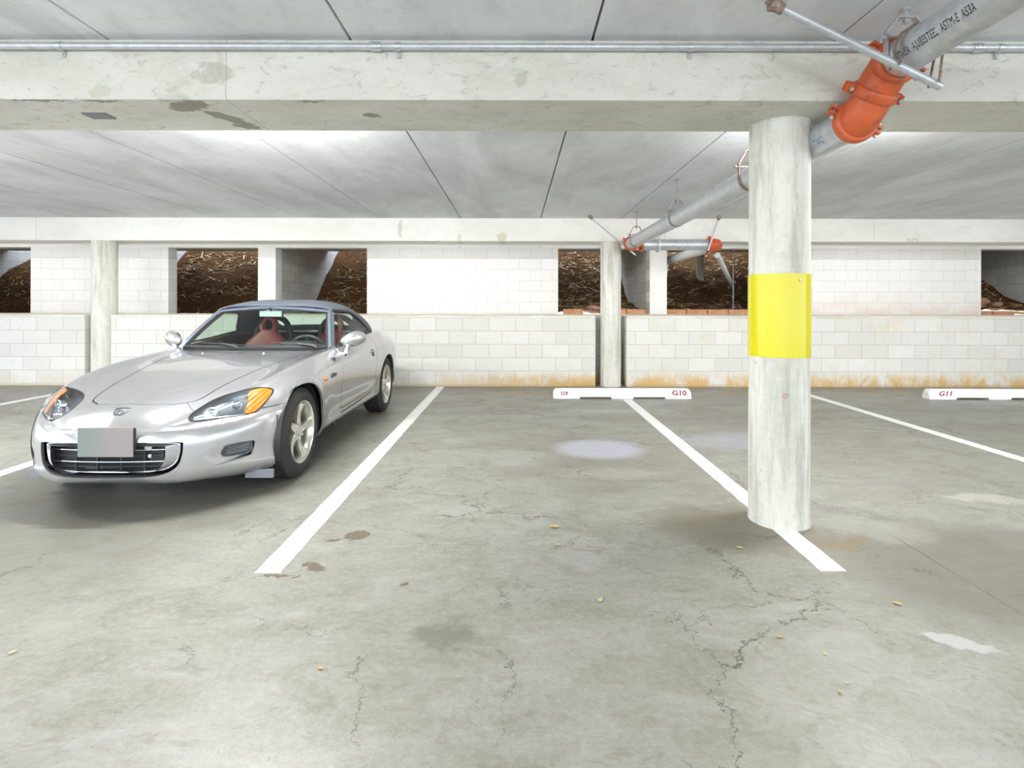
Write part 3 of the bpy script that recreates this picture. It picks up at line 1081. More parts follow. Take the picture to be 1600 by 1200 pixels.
# bumper joints: lamp to arch, lamp to bonnet corner, underside
for sx in (1, -1):
    o_ = [Vector((sx * x, y, z)) for x, y, z in ((.690, -.365, .548), (.75, -.31, .556), (.83, -.20, .562))]
    apply_bool(shell, ribbon_obj(o_, Vector((sx * .75, -.5, .4)), -.10, .10, .005, closed=False))
    o_ = [Vector((sx * x, y, .6)) for x, y in ((.415, -.585), (.36, -.55), (.283, -.484))]
    apply_bool(shell, ribbon_obj(o_, (0, 0, 1), -.08, .1, .003, closed=False))
apply_bool(shell, MB().box(-.80, .80, -.332, -.322, .1, .50).build('cutter'))

# split the shell into its loose panels
b = bmesh.new(); b.from_mesh(shell.data)
b.verts.ensure_lookup_table()
seen = set(); isl = []
for v in b.verts:
    if v.index in seen: continue
    st = [v]; seen.add(v.index); grp = []
    while st:
        w = st.pop(); grp.append(w.index)
        for e in w.link_edges:
            o2 = e.other_vert(w)
            if o2.index not in seen:
                seen.add(o2.index); st.append(o2)
    isl.append(grp)
isl.sort(key=len, reverse=True)
b.free()
info = []
panels = {}
for g in isl:
    co = np.array([shell.data.vertices[i].co[:] for i in g])
    c = co.mean(0); ext = co.max(0) - co.min(0)
    if len(g) < 60:
        key = None
    elif ext[1] > 3: key = 'body'
    elif c[1] < -.2 and ext[0] > 1.2: key = 'front_bumper'
    elif abs(c[0]) < .1 and c[2] > .5 and ext[0] > .8 and c[1] < 1: key = 'bonnet'
    elif abs(c[0]) > .6 and .8 < c[1] < 2 and ext[1] > .8: key = 'door'
    else: key = 'body'
    info.append((len(g), key, [round(float(x), 2) for x in c], [round(float(x), 2) for x in ext]))
    if key:
        panels.setdefault(key + ('_r' if key == 'door' and c[0] > 0 else ''), []).extend(g)
print('ISLANDS', info[:14])
SHELL_PARTS = {}
for key, g in panels.items():
    gs = set(g)
    b = bmesh.new(); b.from_mesh(shell.data)
    bmesh.ops.delete(b, geom=[v for v in b.verts if v.index not in gs], context='VERTS')
    me = bpy.data.meshes.new(key.replace('_r', ''))
    b.to_mesh(me); b.free()
    me.materials.clear()
    SHELL_PARTS[key] = link(key.replace('_r', ''), me, M['paint'], car, 38)
bpy.data.objects.remove(shell)
MB().box(-.70, .70, 2.35, 2.38, .3, .8).build('rear_bulkhead', M['interior'], car)

# backing that closes the gaps
MB().box(-.80, .80, .765, .79, .19, .775).build('front_bulkhead', M['interior'], car)
MB().box(-.40, .40, -.46, .74, .35, .60).build('engine_cover', M['black_plastic'], car)

# ------------------------------------------------------------------ grille
def duct(name, outer, inner, mat, parent):
    m = MB(); m.grid([outer, inner], closed_u=True)
    return m.build(name, mat, parent, smooth=50)


g_out = [on_body((p.x, -1.0, p.z), (0, -1, 0), -.004) for p in GRs]
yb = lambda x, z=.33: on_body((x, -1.0, z), (0, -1, 0), 0).y + .060
g_in = [Vector((p.x * .935, yb(p.x * .935, p.z) , .336 + (p.z - .332) * .84)) for p in GRs]
loops = []
for j in range(9):
    t = j / 8
    lp = []
    for a_, c_ in zip(g_out, g_in):
        lp.append(Vector((a_.x + (c_.x - a_.x) * t, a_.y + (c_.y - a_.y) * t ** .9, a_.z + (c_.z - a_.z) * t)))
    loops.append(lp)
m = MB(); m.grid(loops, closed_u=True)
gs_ = m.build('grille_surround', M['paint'], SHELL_PARTS.get('front_bumper', car), smooth=60)
gr = MB()
gr.prism([p + Vector((0, .012, 0)) for p in g_in], (0, .01, 0))
grille = gr.build('grille', M['black_plastic'], car)
gm = MB()
gm.tube([p + Vector((0, -.003, 0)) for p in g_in], .0042, 8, closed=True)
gm.build('grille_rim', M['reflector'], grille, smooth=60)
for z in (.380, .312):
    half = .375 if z > .35 else .362
    pts = [(half * k / 10, yb(half * k / 10, z) - .004, z) for k in range(-10, 11)]
    MB().tube(pts, .0050, 8).build('grille_bar', M['reflector'], grille, smooth=60)
for z in (.405, .346, .282):
    half = .375 if z > .32 else .345
    pts = [(half * k / 10, yb(half * k / 10, z) + .006, z) for k in range(-10, 11)]
    MB().tube(pts, .003, 6).build('grille_slat', M['dark_trim'], grille, smooth=60)
for x in (-.20, -.07, .07, .20, .30):
    MB().box(x - .003, x + .003, yb(x) - .001, yb(x) + .015, .252, .42).build('grille_slat', M['dark_trim'], grille)
MB().box(.205, .245, yb(.22) - .010, yb(.22), .378, .412, .002).build('horn_bracket', simple('pale_bracket', (.62, .63, .60), .4), grille)
MB().box(.225, .245, yb(.22) - .010, yb(.22), .335, .355, .002).build('horn_bracket', M['reflector'], grille)

# plate
tp_ = NT('blank_plate')
psep = tp_.sep(tp_.obj)
tp_.set(Base_Color=tp_.mix(tp_.smooth(psep[0], -.12, .08), (0.25, 0.28, 0.26), (0.35, 0.30, 0.29)), Roughness=0.45)
pl = MB().box(-.158, .158, -.004, .004, -.084, .084, .003).build('number_plate', tp_.m, car, loc=(.028, -.818, .442))
pl['label'] = 'blurred grey-green number plate'
MB().box(.140, .165, .003, .016, -.05, .080, .003).build('plate_bracket', M['black_plastic'], pl)

# ------------------------------------------------------------------ air inlets
for sx in (1, -1):
    o_ = INs if sx == 1 else mir(INs)[::-1]
    d_ = IND if sx == 1 else INDm
    pin, pout = o_[0], None

    def offf(p, sx=sx):
        t = min(max((sx * p.x - .50) / .19, 0), 1)
        return -.003 - .045 * t ** 1.2
    bk = patch('air_inlet', o_, d_, offf, M['paint'], SHELL_PARTS.get('front_bumper', car), cuts=3, scale=1.03)
    # black slatted insert
    q = [(.592, -.59, .360), (.680, -.475, .362), (.690, -.462, .335), (.678, -.474, .296), (.585, -.60, .300)]
    q = [Vector((sx * a, b_, c_)) for a, b_, c_ in q]
    q = smooth_loop(q if sx == 1 else q[::-1], 4)
    ins = patch('inlet_grille', q, d_, lambda p: -.020, M['dark_trim'], SHELL_PARTS.get('front_bumper', car), cuts=2, thick=.004)
    sl = MB()
    for z in (.312, .324, .336, .348):
        a = on_body((sx * .600, -.585, z), d_, -.017); c = on_body((sx * .680, -.475, z), d_, -.017)
        mid_ = on_body((sx * .642, -.53, z), d_, -.017)
        sl.tube([a, mid_, c], .0028, 6)
    sl.tube([on_body(p, d_, -.016) for p in q], .003, 6, closed=True)
    sl.build('inlet_slats', M['housing'], SHELL_PARTS.get('front_bumper', car), smooth=60)

# ------------------------------------------------------------------ headlights
for sx in (1, -1):
    d_ = HD if sx == 1 else HDm
    o_ = HLs if sx == 1 else mir(HLs)[::-1]
    ctr = sum(o_, Vector()) / len(o_)
    lens = patch('lens', [ctr + (p - ctr) * .985 for p in o_], d_, -.001, M['clear'], None, cuts=3)
    hl = empty('headlight', (0, 0, 0)); hl.parent = car
    lens.parent = hl
    # bowl behind the lens
    rim = [on_body(p, d_, -.004) for p in o_]
    mid_ = [on_body(ctr + (p - ctr) * .93, d_, -.03) for p in o_]
    inn = [on_body(ctr + (p - ctr) * .80, d_, -.055) for p in o_]
    m = MB(); m.grid([rim, mid_, inn], closed_u=True)
    m.b.faces.new([v for v in list(m.b.verts)[-len(inn):]])
    m.build('housing', M['housing'], hl, smooth=50)
    MB().tube([on_body(ctr + (p - ctr) * .985, d_, -.001) for p in o_], .0035, 6, closed=True).build('seal', M['black_plastic'], hl, smooth=60)
    P3 = lambda a, b_, c_, f: on_body((sx * a, b_, c_), d_, f)
    # reflector of the main lamp and the round projector, both looking forward
    fw = Vector((sx * .30, -.92, .12)).normalized()
    def lampm(c, r):
        return Matrix.Translation(c) @ fw.to_track_quat('Z', 'Y').to_matrix().to_4x4()
    c1 = P3(.475, -.535, .560, -.042)
    MB().lathe([(.001, -.012), (.020, -.008), (.036, .008), (.042, .028), (.040, .030), (.033, .010), (.001, -.010)], 32, lampm(c1, 1), cap=False).build('reflector', M['reflector'], hl, smooth=40)
    MB().lathe([(.010, -.005), (.012, .010), (.009, .022), (.002, .026)], 20, lampm(c1, 1)).build('bulb', M['clear'], hl, smooth=50)
    c2 = P3(.578, -.425, .600, -.034)
    MB().lathe([(.024, -.02), (.031, .010), (.031, .020), (.026, .022), (.024, .012)], 32, lampm(c2, 1), cap=False).build('projector_ring', M['chrome'], hl, smooth=40)
    MB().lathe([(.024, .0), (.023, .010), (.016, .018), (.006, .021), (.001, .0215)], 32, lampm(c2, 1)).build('projector_lens', simple('projector_glass', (.32, .36, .38), .05, .5, Coat_Weight=1.0), hl, smooth=60)
    # lower bright strip inside
    st = [P3(.425, -.63, .530, -.008), P3(.50, -.575, .530, -.008), P3(.58, -.51, .533, -.010), P3(.640, -.455, .536, -.012)]
    MB().tube(st, .006, 8).build('trim_strip', M['reflector'], hl, smooth=60)
    # amber indicator fills the outer end
    A = [(.608, -.335, .664), (.655, -.268, .668), (.706, -.236, .660), (.722, -.248, .641), (.713, -.305, .600), (.694, -.378, .553), (.672, -.425, .535), (.632, -.456, .535), (.626, -.40, .590)]
    A = [Vector((sx * a, b_, c_)) for a, b_, c_ in A]
    ac = sum(A, Vector()) / len(A)
    A = [ac + (p - ac) * .95 for p in A]
    A = smooth_loop(A if sx == 1 else A[::-1], 4)
    patch('turn_signal', A, d_, -.006, M['amber'], hl, cuts=2, thick=.006)
    # satin ledge under the lamp: inner corner filler
    F = [(.372, -.645, .54), (.392, -.668, .522), (.425, -.648, .522), (.405, -.625, .535), (.385, -.60, .55)]

# ------------------------------------------------------------------ emblem on the nose
def emblem(parent, c, nrm, scale, up=Vector((0, 0.5, 0.86))):
    nrm = Vector(nrm).normalized()
    u = Vector((1, 0, 0)); v = nrm.cross(u).normalized() * -1
    if v.z < 0: v = -v
    def P(a, b_, h=.002): return on_body(c + u * a * scale * 1.15 + v * b_ * scale, nrm, h)
    ring = [(-.5, .42), (0, .46), (.5, .42), (.56, .30), (.36, -.36), (.24, -.46), (0, -.48), (-.24, -.46), (-.36, -.36), (-.56, .30)]
    rp = smooth_loop([P(a, b_) for a, b_ in ring], 4)
    m = MB().tube(rp, .0026, 8, closed=True)
    m.tube([P(-.30, .34), P(-.22, .06), P(-.17, -.34)], .0028, 8)
    m.tube([P(.30, .34), P(.22, .06), P(.17, -.34)], .0028, 8)
    m.tube([P(-.23, .02), P(.23, .02)], .0024, 8)
    return m.build('emblem', M['emblem'], parent, smooth=60)


emblem(car, on_body((0, -.66, .59), (0, -.4, .9), .001), (0, -.60, .80), .066)

# ------------------------------------------------------------------ windscreen, frame
def ws(u, v, off=0.0):
    a, c = WSB(u), WST(u)
    p = a.lerp(c, v)
    p += Vector((0, -.34, .55)).normalized() * (.022 * 4 * v * (1 - v) * (1 - .4 * u * u) + off)
    return p


rows = [[ws(u / 16, v / 10) for u in range(-16, 17)] for v in range(11)]
MB().grid(rows).build('windscreen', M['glass'], car, smooth=60)
# dark ceramic band around the glass, just inside
fr = MB()
for sx in (1, -1):
    pil = []
    for k in range(13):
        v = -.03 + 1.06 * k / 12
        p = ws(sx * 1.0, v)
        o1 = Vector((sx * .006, -.012, .010)); o2 = Vector((sx * .026, .010, .006)); o3 = Vector((sx * .032, .060, -.008)); o4 = Vector((-sx * .008, .055, -.02)); o5 = Vector((-sx * .018, -.002, .0))
        pil.append([p + o5, p + o1, p + o2, p + o3, p + o4])
    fr = MB(); fr.grid([r for r in pil], closed_u=True)
    fr.build('windscreen_pillar', M['pillar'], car, smooth=50)
    MB().tube([r[1].lerp(r[2], .2) + Vector((0, -.002, .004)) for r in pil], .006, 8).build('pillar_trim', M['paint'], car, smooth=60)
hd = MB()
rr = []
for k in range(25):
    u = -1.02 + 2.04 * k / 24
    p = ws(u, 1.0)
    rr.append([p + Vector((0, -.010, -.006)), p + Vector((0, -.012, .008)), p + Vector((0, .012, .022)), p + Vector((0, .07, .018)), p + Vector((0, .07, -.012)), p + Vector((0, .01, -.016))])
hd.grid(rr, closed_u=True)
hd.build('header_rail', M['pillar'], car, smooth=50)
bd = MB()
for sx in (1, -1):
    bd.grid([[ws(sx * 1.0, v / 10, .002), ws(sx * .955, v / 10, .002)] for v in range(11)])
bd.grid([[ws(u / 12, 1.0, .002) for u in range(-12, 13)], [ws(u / 12, .945, .002) for u in range(-12, 13)]])
bd.grid([[ws(u / 12, 0.0, .002) for u in range(-12, 13)], [ws(u / 12, .05, .002) for u in range(-12, 13)]])
bd.build('glass_border', M['black_plastic'], car, smooth=60)
# scuttle panel below the glass
sc = MB()
sc.grid([[Vector((WSB(u / 12).x, WSB(u / 12).y - .045, .832 - .004 * (u / 12) ** 2)) for u in range(-12, 13)], [WSB(u / 12) + Vector((0, .01, -.012)) for u in range(-12, 13)], [WSB(u / 12) + Vector((0, .03, -.06)) for u in range(-12, 13)]])
sc.build('scuttle', M['black_plastic'], car, smooth=60)

# ------------------------------------------------------------------ soft top
st_s = [1.335, 1.45, 1.60, 1.75, 1.90, 2.02, 2.12, 2.22, 2.32, 2.42, 2.52, 2.60, 2.66]
f_rw = pchip([1.335, 1.45, 1.60, 1.80, 1.90, 2.0, 2.13, 2.3, 2.45, 2.6, 2.66], [.548, .558, .570, .588, .605, .662, .735, .715, .66, .57, .50])
f_rz = pchip([1.335, 1.45, 1.60, 1.80, 1.90, 2.0, 2.13, 2.66], [1.178, 1.176, 1.168, 1.155, 1.132, 1.060, .932, .928])
f_cz = pchip([1.335, 1.45, 1.60, 1.75, 1.90, 2.05, 2.2, 2.32, 2.45, 2.58, 2.66], [1.222, 1.246, 1.266, 1.275, 1.272, 1.252, 1.205, 1.145, 1.065, .98, .930])
NTR = 54; NTC = 48
def top_pt(t, c):
    s = 1.335 + (2.66 - 1.335) * t
    x = c
    w, zr, zc = f_rw(s), f_rz(s), f_cz(s)
    z = zr + (zc - zr) * (1 - abs(x) ** 3.6) ** .66
    bow = .075 * x * x * max(0, 1 - t * 2.2)
    back = -.10 * x * x * sstep(t, .55, 1)
    return Vector((w * x, s + bow + back, z))


tb = bmesh.new()
cols = [math.sin(k / NTC * PI / 2 * 1.0) for k in range(-NTC, NTC + 1)]
vs = [[tb.verts.new(top_pt(r / NTR, c)) for c in cols] for r in range(NTR + 1)]
ga, gb, ck_ = int(NTR * .66), int(NTR * .93), [k for k, c in enumerate(cols) if abs(c) < .70]
k0, k1 = ck_[0], ck_[-1]
for r in range(NTR):
    for k in range(len(cols) - 1):
        if ga <= r < gb and k0 <= k < k1: continue
        tb.faces.new((vs[r][k], vs[r][k + 1], vs[r + 1][k + 1], vs[r + 1][k]))
bmesh.ops.recalc_face_normals(tb, faces=tb.faces)
bmesh.ops.solidify(tb, geom=tb.faces[:], thickness=-.012)
me = bpy.data.meshes.new('soft_top'); tb.to_mesh(me); tb.free()
soft = link('soft_top', me, M['canvas'], car, 45)
soft['label'] = 'dark blue-grey canvas soft top'
MB().grid([[top_pt(r / NTR, cols[k]) for k in range(k0, k1 + 1)] for r in range(ga, gb + 1)]).build('rear_window', M['glass'], soft, smooth=60)
# side rail seal of the roof
for sx in (1, -1):
    pts = [Vector((sx * (f_rw(s) + .004), s + .075 * max(0, 1 - (s - 1.335) / 1.325 * 2.2), f_rz(s))) for s in (1.34, 1.45, 1.60, 1.70, 1.80, 1.88, 1.94, 2.0, 2.07, 2.13)]
    MB().tube(smooth_loop(pts, 3, closed=False), .016, 8).build('roof_seal', M['black_plastic'], soft, smooth=60)

# side glass
for sx in (1, -1):
    rows = []
    for k in range(15):
        q = k / 14
        yb = 1.06 + 1.02 * q
        zb_ = .858 + .07 * q
        if q < .36:
            v = q / .36
            p = ws(sx, v); t_ = Vector((p.x + sx * .022, p.y + .05, p.z + .004))
        else:
            s = 1.335 + (2.11 - 1.335) * ((q - .36) / .64)
            t_ = Vector((sx * f_rw(s), s + .075 * max(0, 1 - (s - 1.335) / 1.325 * 2.2), f_rz(s)))
        bt_ = Vector((sx * (.722 + .010 * q), max(yb, t_.y - .0) if q < .36 else max(yb, t_.y - .02) * .5 + t_.y * .5, zb_))
        bt_.y = t_.y
        bt_.z = .858 + .07 * min(max((t_.y - 1.06) / 1.02, 0), 1)
        if bt_.z > t_.z: bt_.z = t_.z - .001
        rows.append([bt_.lerp(t_, j / 6) + Vector((sx * .016 * math.sin(PI * j / 6), 0, 0)) for j in range(7)])
    MB().grid(rows).build('side_window', M['glass'], SHELL_PARTS.get('door_r' if sx > 0 else 'door', car), smooth=60)
    # quarter trim where rail meets the belt, and the belt moulding
    MB().tube([(sx * .735, y, z) for y, z in ((1.04, .862), (1.3, .876), (1.6, .897), (1.9, .925), (2.10, .940))], .010, 8).build('belt_moulding', M['black_plastic'], SHELL_PARTS.get('door_r' if sx > 0 else 'door', car), smooth=60)

# ------------------------------------------------------------------ door mirrors
for sx in (1, -1):
    mb = MB()
    prof = []
    N = 14
    for i in range(N + 1):
        a = i / N
        x = .735 + .215 * a
        g = (math.sin(PI * min(a * .93 + .035, 1)) ** .62)
        ry, rz = .055 * g * (.8 + .3 * a), .072 * g * (.85 + .28 * a)
        cz = .912 + .012 * a - .022 * (1 - a) ** 2
        cy = 1.115 + .10 * a ** 1.3
        prof.append([Vector((sx * x, cy - ry * math.cos(t) * (1.25 if math.cos(t) > 0 else .45), cz + rz * math.sin(t))) for t in [2 * PI * k / 20 for k in range(20)]])
    mb.grid(prof, closed_u=True)
    mb.b.faces.new([v for v in mb.b.verts][:20]); mb.b.faces.new([v for v in mb.b.verts][-20:])
    # foot
    ft = []
    for (x, y, z, r1, r2) in ((.790, 1.12, .780, .036, .028), (.792, 1.125, .82, .032, .026), (.805, 1.13, .855, .034, .030), (.83, 1.135, .885, .04, .036)):
        ft.append([Vector((sx * x + r2 * math.cos(t), y + r1 * math.sin(t), z)) for t in [2 * PI * k / 16 for k in range(16)]])
    mb.grid(ft, closed_u=True)
    mo = mb.build('door_mirror', M['paint'], car, smooth=60)
    MB().lathe([(.001, 0), (.075, 0), (.078, .004)], 28, Matrix.Translation((sx * .850, 1.192, .918)) @ Matrix.Rotation(sx * R(24), 4, 'Z') @ Matrix.Rotation(-PI / 2, 4, 'X') @ Matrix.Diagonal((1.15, .72, 1, 1))).build('mirror_glass', M['chrome'], mo, smooth=40)

# handle, indicator, badge on the flank
hnd = SHELL_PARTS
for sx in (1, -1):
    par = SHELL_PARTS.get('door_r' if sx > 0 else 'door', car)
    d_ = Vector((sx, 0, .15))
    hc = on_body((sx * 1.0, 1.83, .752), d_, .001)
    MB().lathe([(.001, 0), (.034, .0), (.036, .002)], 24, Matrix.Translation(hc) @ Vector((sx, 0, .33)).to_track_quat('Z', 'Y').to_matrix().to_4x4() @ Matrix.Diagonal((.75, 1.2, 1, 1))).build('handle_recess', M['black_plastic'], par, smooth=40)
    hb_ = MB()
    hp = [on_body((sx * 1.0, y, z), d_, o) for y, z, o in ((1.775, .762, .003), (1.80, .768, .015), (1.84, .770, .018), (1.88, .770, .013), (1.90, .768, .002))]
    hb_.tube(smooth_loop(hp, 4, closed=False), .011, 10)
    hb_.build('door_handle', M['paint'], par, smooth=60)
    mc = on_body((sx * 1.0, .403, .640), (sx, 0, 0), 0)
    MB().lathe([(.018, -.004), (.019, .006), (.012, .013), (.001, .015)], 24, Matrix.Translation(mc) @ Matrix.Rotation(sx * PI / 2, 4, 'Y') @ Matrix.Diagonal((.85, 1.25, 1, 1))).build('side_marker', M['amber'], car, smooth=60)
    # side lettering
    tm = text_mesh('S2000', .052, .0015)
    for v in tm.vertices:
        a, b_, h = v.co
        a += b_ * .35
        v.co = on_body((sx * 1.0, .615 + sx * a * 1.15, .628 + b_), (sx, 0, 0), .003 + h)
    link('badge', tm, M['dark_trim'], car)

# ------------------------------------------------------------------ wipers and washers
for (x0, x1) in ((-.50, -.02), (.16, .62)):
    w = MB()
    pts = []
    for k in range(9):
        u = (x0 + (x1 - x0) * k / 8) / .672
        pts.append(ws(u, .035 + .045 * (1 - k / 8), .012))
    w.tube(pts, .005, 6)
    wp = w.build('wiper', M['black_plastic'], car, smooth=60)
    a0 = ws(x1 / .672 - .05, .0, .012) + Vector((0, -.03, -.006))
    MB().tube([a0, a0 + Vector((-.04, .004, .016)), ws((x0 + x1) / 2 / .672, .06, .020)], [.010, .008, .005], 8).build('wiper_arm', M['dark_trim'], wp, smooth=60)
for x in (-.30, .22):
    c = on_body((x, .70, .9), (0, 0, 1), 0)
    MB().lathe([(.012, -.004), (.011, .006), (.004, .010), (.001, .010)], 12, Matrix.Translation(c)).build('washer_jet', M['paint'], SHELL_PARTS.get('bonnet', car), smooth=50)

# ------------------------------------------------------------------ cabin
cab = MB()
cab.grid([[(-.70, y, .84), (-.70, y, .40), (-.66, y, .27), (0, y, .27), (.66, y, .27), (.70, y, .40), (.70, y, .84)] for y in (.95, 1.5, 2.34)])
cab.build('cabin_tub', M['interior'], car)
for sx in (1, -1):
    MB().box(sx * .70 - .02, sx * .70 + .015, 1.05, 2.05, .45, .86, .012).build('door_card', M['interior'], car)
db = MB()
db.grid([[(x, .90 + .16 * (x / .67) ** 2, .835), (x, 1.02 + .10 * (x / .67) ** 2, .850), (x, 1.13 + .04 * (x / .67) ** 2, .842), (x, 1.20, .80), (x, 1.20, .58)] for x in [-.66 + .06 * k for k in range(23)]])
db.build('dashboard', M['interior'], car, smooth=60)
MB().box(.20, .52, 1.03, 1.20, .83, .895, .03).build('instrument_hood', M['interior'], car, smooth=60)
MB().box(-.10, .10, 1.15, 2.2, .27, .58, .03).build('centre_tunnel', M['interior'], car)
sw = MB()
sm_ = Matrix.Translation((.36, 1.34, .765)) @ Matrix.Rotation(R(-68), 4, 'X')
sw.tube([sm_ @ Vector((.183 * math.cos(t), .183 * math.sin(t), 0)) for t in [2 * PI * k / 40 for k in range(40)]], .0145, 10, closed=True)
swo = sw.build('steering_wheel', M['dark_trim'], car, smooth=60)
s2 = MB()
for a in (R(20), R(160), R(270)):
    s2.tube([sm_ @ Vector((0, 0, -.02)), sm_ @ Vector((.18 * math.cos(a), .18 * math.sin(a), 0))], .013, 8)
s2.lathe([(.06, -.03), (.065, .0), (.03, .02), (.001, .022)], 24, sm_)
s2.build('wheel_hub', M['dark_trim'], swo, smooth=50)
rm = MB().box(-.115, .115, -.012, .012, -.032, .032, .010).build('interior_mirror', M['black_plastic'], car, smooth=50, loc=(0.01, 1.30, 1.145))
MB().box(-.107, .107, .0125, .014, -.027, .027).build('mirror_glass', M['chrome'], rm)
MB().box(-.105, .105, -.0135, -.0122, -.026, .026).build('mirror_back', simple('mirror_back', (.45, .50, .52), .25, .4), rm)
MB().tube([(0, .01, .02), (0, -.03, .055)], .010, 8).build('mirror_stalk', M['black_plastic'], rm)


def seat(x):
    st = empty('seat', (x, 1.90, 0)); st.parent = car
    # cushion
    cu = MB()
    rows = []
    for j in range(9):
        y = -.55 + .52 * j / 8
        rr_ = []
        for k in range(13):
            u = -1 + 2 * k / 12
            rr_.append(Vector((.235 * u, y, .42 + .05 * abs(u) ** 3 - .04 * (j / 8) + (-.03 if j == 0 else 0))))
        rows.append(rr_)
    cu.grid(rows)
    bmesh.ops.solidify(cu.b, geom=cu.b.faces[:], thickness=.12)
    cu.build('seat_cushion', M['red_leather'], st, smooth=60)
    # backrest with bolsters, narrowing to the head restraint
    bk = MB()
    rows = []
    wf = pchip([0, .20, .36, .46, .52, .575], [.25, .262, .245, .205, .130, .088])
    for j in range(17):
        h = .575 * j / 16
        y = .0 + .26 * h
        w_ = wf(h)
        ring = []
        for k in range(24):
            t = 2 * PI * k / 24
            cx_, cy_ = math.cos(t), math.sin(t)
            xx = w_ * math.copysign(abs(cx_) ** .6, cx_)
            bol = .035 * abs(cx_) ** 4 if h < .45 else 0
            yy = y + (-.055 - bol if cy_ < 0 else .055) * abs(cy_) ** .5
            ring.append(Vector((xx, yy, .40 + h * .965)))
        rows.append(ring)
    bk.grid(rows, closed_u=True)
    bk.b.faces.new(list(reversed([v for v in bk.b.verts][:24]))); bk.b.faces.new([v for v in bk.b.verts][-24:])
    bkr = bk.build('backrest', M['red_leather'], st, smooth=70)
        # head restraint with an opening
    hm_ = Matrix.Translation((0, .165, 1.005)) @ Matrix.Rotation(R(-14), 4, 'X')
    pts = [hm_ @ Vector((.075 * math.cos(t) * (1 - .10 * math.sin(t)), 0, .082 * math.sin(t))) for t in [2 * PI * k / 32 for k in range(32)]]
    MB().tube(pts, .031, 12, closed=True).build('head_restraint', M['red_leather'], st, smooth=70)
    return st


seat(-.36)
seat(.36)
for x in (-.36, .36):
    pts = smooth_loop([(x - .20, 2.16, .60), (x - .19, 2.17, .90), (x - .13, 2.18, 1.05), (x, 2.18, 1.10), (x + .13, 2.18, 1.05), (x + .19, 2.17, .90), (x + .20, 2.16, .60)], 5, closed=False)
    MB().tube(pts, .032, 12).build('roll_hoop', M['black_plastic'], car, smooth=60)

# ------------------------------------------------------------------ wheels
def wheel(x, y, w, sx):
    wl_ = empty('wheel', (x, y, .316)); wl_.parent = car
    rt = Matrix.Rotation(sx * PI / 2, 4, 'Y')   # z of the lathe = outwards
    h = w / 2
    prof = [(.214, -h + .012), (.225, -h - .002), (.262, -h - .006), (.295, -h + .008), (.311, -h + .026)]
    tread = []
    for k in range(13):
        z = -h + .032 + (w - .064) * k / 12
        g = .006 if k in (3, 6, 9) else 0
        tread += [(.3155 - g, z - .003), (.3155 - g, z + .003)]
    prof += tread + [(.311, h - .026), (.295, h - .008), (.262, h + .006), (.240, h + .004), (.225, h + .0), (.214, h - .012), (.200, h - .03), (.200, -h + .03)]
    m = MB(); m.lathe(prof + [prof[0]], 72, rt, cap=False)
    m.build('tyre', M['rubber'], wl_, smooth=35)
    rim = MB()
    rim.lathe([(.222, h - .004), (.219, h - .002), (.209, h - .008), (.204, h - .022), (.198, h - .05), (.192, -h + .02), (.205, -h + .006), (.20, -h + .006), (.186, -h + .02), (.192, h - .05), (.199, h - .02), (.206, h - .011)], 64, rt, cap=False)
    ro = rim.build('rim', M['alloy'], wl_, smooth=50)
    sp = MB()
    for i in range(5):
        a0 = 2 * PI * i / 5 + .30
        rows = []
        for j in range(11):
            q = j / 10
            r = .045 + (.201 - .045) * q
            tw = .16 * q * sx
            wd = .034 - .012 * math.sin(PI * q) ** 1 + .012 * q ** 3
            zf = h - .030 - .010 * math.sin(PI * q) + (.016 * q ** 2)
            ca = Vector((math.cos(a0 + tw), math.sin(a0 + tw), 0)); sa = Vector((-ca.y, ca.x, 0))
            rows.append([rt @ (ca * r + sa * wd + Vector((0, 0, zf - .030))), rt @ (ca * r + sa * wd + Vector((0, 0, zf - .006))), rt @ (ca * r + sa * (wd - .007) + Vector((0, 0, zf))),
                         rt @ (ca * r + sa * .0 + Vector((0, 0, zf + .003))),
                         rt @ (ca * r - sa * (wd - .007) + Vector((0, 0, zf))), rt @ (ca * r - sa * wd + Vector((0, 0, zf - .006))), rt @ (ca * r - sa * wd + Vector((0, 0, zf - .030)))])
        sp.grid(rows, closed_u=True)
    sp.lathe([(.062, h - .062), (.062, h - .034), (.052, h - .028), (.034, h - .027)], 40, rt)
    sp.build('spokes', M['alloy'], wl_, smooth=40)
    cp_ = MB().lathe([(.033, h - .030), (.033, h - .020), (.026, h - .015), (.001, h - .014)], 32, rt).build('centre_cap', M['alloy'], wl_, smooth=50)
    for i in range(5):
        a = 2 * PI * (i + .5) / 5 + .30
        ln = MB()
        ln.lathe([(.0095, h - .045), (.0095, h - .022), (.007, h - .018), (.001, h - .018)], 6, rt @ Matrix.Translation((.047 * math.cos(a), .047 * math.sin(a), 0)))
        ln.build('lug_nut', M['chrome'], wl_, smooth=30)
    MB().lathe([(.14, -.012), (.14, .012), (.075, .014), (.075, .03), (.001, .032)], 40, rt).build('brake_disc', M['steel_dark'], wl_, smooth=40)
    MB().lathe([(.19, -.045), (.19, -.035)], 40, rt).build('dust_shield', M['interior'], wl_, smooth=40)
    return wl_


